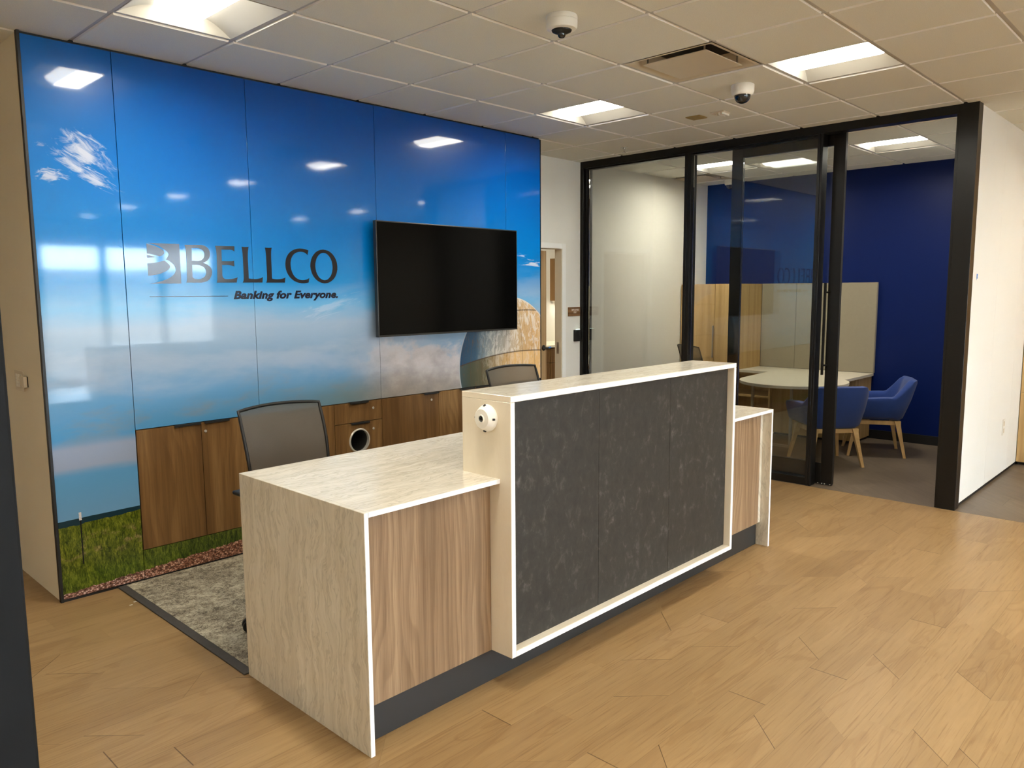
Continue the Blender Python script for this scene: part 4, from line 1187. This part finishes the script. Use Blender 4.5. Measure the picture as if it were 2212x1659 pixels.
diffuser(*DIFF['lobby'], 'square air diffuser with a plain drop plate in the lobby ceiling')
diffuser(*DIFF['office'], 'square air diffuser in the glass office ceiling corner')

def down(x, y): return Matrix.Translation((x, y, ZC-.0100)) @ Matrix.Rotation(PI, 4, 'X')
c = thing('security_camera', 'wide white puck camera on the lobby ceiling, top centre', 'camera', (3.045, 2.556, ZC), 'security cameras')
Md = down(3.045, 2.556)
MB().lathe([(0, 0), (.076, 0), (.078, .003), (.078, .022), (.0765, .024), (.078, .026), (.077, .052), (.070, .062), (.052, .066), (0, .066)], Md, 48).build('housing', M['white_plastic'], c, 35)
MB().lathe([(.050, .066), (.047, .072), (.030, .080), (.018, .083), (0, .083)], Md, 40).build('black_face', M['blackmat'], c, 35)
MB().lathe([(.020, .082), (.019, .092), (.013, .100), (0, .103)], Md, 30).build('lens_bubble', M['darkglass'], c, 60)
def dome_cam(x, y, label):
    c = thing('security_camera', label, 'camera', (x, y, ZC), 'security cameras')
    Md = down(x, y)
    MB().lathe([(0, 0), (.073, 0), (.075, .003), (.074, .040), (.068, .058), (.058, .066), (0, .066)], Md, 48).build('housing', M['white_plastic'], c, 35)
    MB().lathe([(.052, .066)]+[(.052*math.cos(a), .068+.050*math.sin(a)) for a in [k*PI/24 for k in range(0, 13)]], Md, 40).build('tinted_dome', M['darkglass'], c, 60)
    return c
dome_cam(4.868, 2.536, 'white dome camera with a black bubble below the air diffuser')
dome_cam(8.82, 4.72, 'dome camera on the glass office ceiling by the navy wall')
c = thing('ceiling_plate', 'small yellowish plate on the lobby ceiling', 'ceiling plate', (5.485, 3.24, ZC))
MB().box(5.425, 5.548, 3.180, 3.302, ZC-.018, ZC-.0100, .002).build('cover', M['sticker'], c)
c = thing('ceiling_alarm', 'tiny pale ceiling fitting with two fins beside the yellowish plate', 'alarm', (5.47, 3.03, ZC))
MB().box(5.425, 5.525, 2.975, 3.090, ZC-.020, ZC-.0100, .003).build('base', M['grey_plate'], c)
for y in (2.985, 3.015): MB().box(5.428, 5.522, y-.004, y+.004, ZC-.036, ZC-.020, .001).build('fin', M['white_plastic'], c)
for q in (5.455, 5.49): MB().lathe([(0, .006), (.006, .004), (.008, 0)], Matrix.Translation((q, 3.055, ZC-.020)) @ Matrix.Rotation(PI, 4, 'X'), 14).build('indicator', M['chrome'], c, 50)
c = thing('fire_sprinkler', 'small chrome fire sprinkler on the ceiling before the glass office', 'sprinkler', (6.13, 4.38, ZC))
Md = down(6.13, 4.38)
MB().lathe([(0, .002), (.034, .002), (.036, 0)], Md, 30).build('escutcheon', M['chrome'], c, 40)
mb = MB().lathe([(0, .004), (.012, .004), (.010, .020), (.006, .024), (0, .024)], Md, 16)
for s in (-1, 1): mb.tube([Md @ Vector((s*.009, 0, .018)), Md @ Vector((s*.013, 0, .030)), Md @ Vector((s*.003, 0, .046))], .003, 8)
mb.build('frame', M['alu'], c, 40)
MB().lathe([(0, .048), (.020, .047), (.020, .0455), (0, .045)], Md, 18).build('deflector', M['alu'], c, 30)

# two bits of litter on the planks
for x, y, l in ((1.487, 4.322, 'white paper fleck on the floor by the picture wall, left one'), (1.520, 4.352, 'white paper fleck on the floor by the picture wall, right one')):
    o = MB().box(x-.008, x+.008, y-.0035, y+.0035, .0003, .0015).build('paper_fleck', M['white_plastic']); tag(o, l, 'litter', 'paper flecks')

# ------------------------------------------------------------------ daylight
w = bpy.data.worlds.new('sky'); scene.world = w; w.use_nodes = True
bg = w.node_tree.nodes['Background']
bg.inputs[0].default_value = (.71, .86, 1.0, 1); bg.inputs[1].default_value = 16.0
for a, b in WIN:
    ld = bpy.data.lights.new('window_portal', 'AREA'); ld.shape = 'RECTANGLE'; ld.size = b-a; ld.size_y = 2.45
    ld.cycles.is_portal = True
    lo = bpy.data.objects.new('window_portal', ld); COL.objects.link(lo)
    lo.location = ((a+b)/2, -6.47, 1.36); lo.rotation_euler = (PI/2, 0, PI)

# ------------------------------------------------------------------ camera
R = ((0.69029167, -0.72349528, -0.00721079), (-0.09088435, -0.07681758, -0.9928943), (0.71780042, 0.68604201, -0.11878093))
right, dn, fw = (Vector(r) for r in R)
cam = bpy.data.cameras.new('camera'); co = bpy.data.objects.new('camera', cam); COL.objects.link(co)
cam.sensor_fit = 'HORIZONTAL'; cam.sensor_width = 36; cam.lens = 1668.4585/2212*36
cam.clip_start = .05; cam.clip_end = 200
Mc = Matrix((right, -dn, -fw)).transposed().to_4x4(); Mc.translation = (0, 0, 1.69088)
co.matrix_world = Mc
scene.camera = co
vs = scene.view_settings
vs.view_transform = 'Standard'; vs.look = 'None'; vs.gamma = 1; vs.use_curve_mapping = False
vs.exposure = 1.34
cy_ = scene.cycles
cy_.max_bounces = 6; cy_.diffuse_bounces = 4; cy_.glossy_bounces = 3; cy_.transparent_max_bounces = 12; cy_.transmission_bounces = 6
cy_.use_denoising = True; cy_.use_adaptive_sampling = True; cy_.adaptive_threshold = .2; cy_.adaptive_min_samples = 20; cy_.sample_clamp_indirect = 6.0; cy_.caustics_reflective = False; cy_.caustics_refractive = False
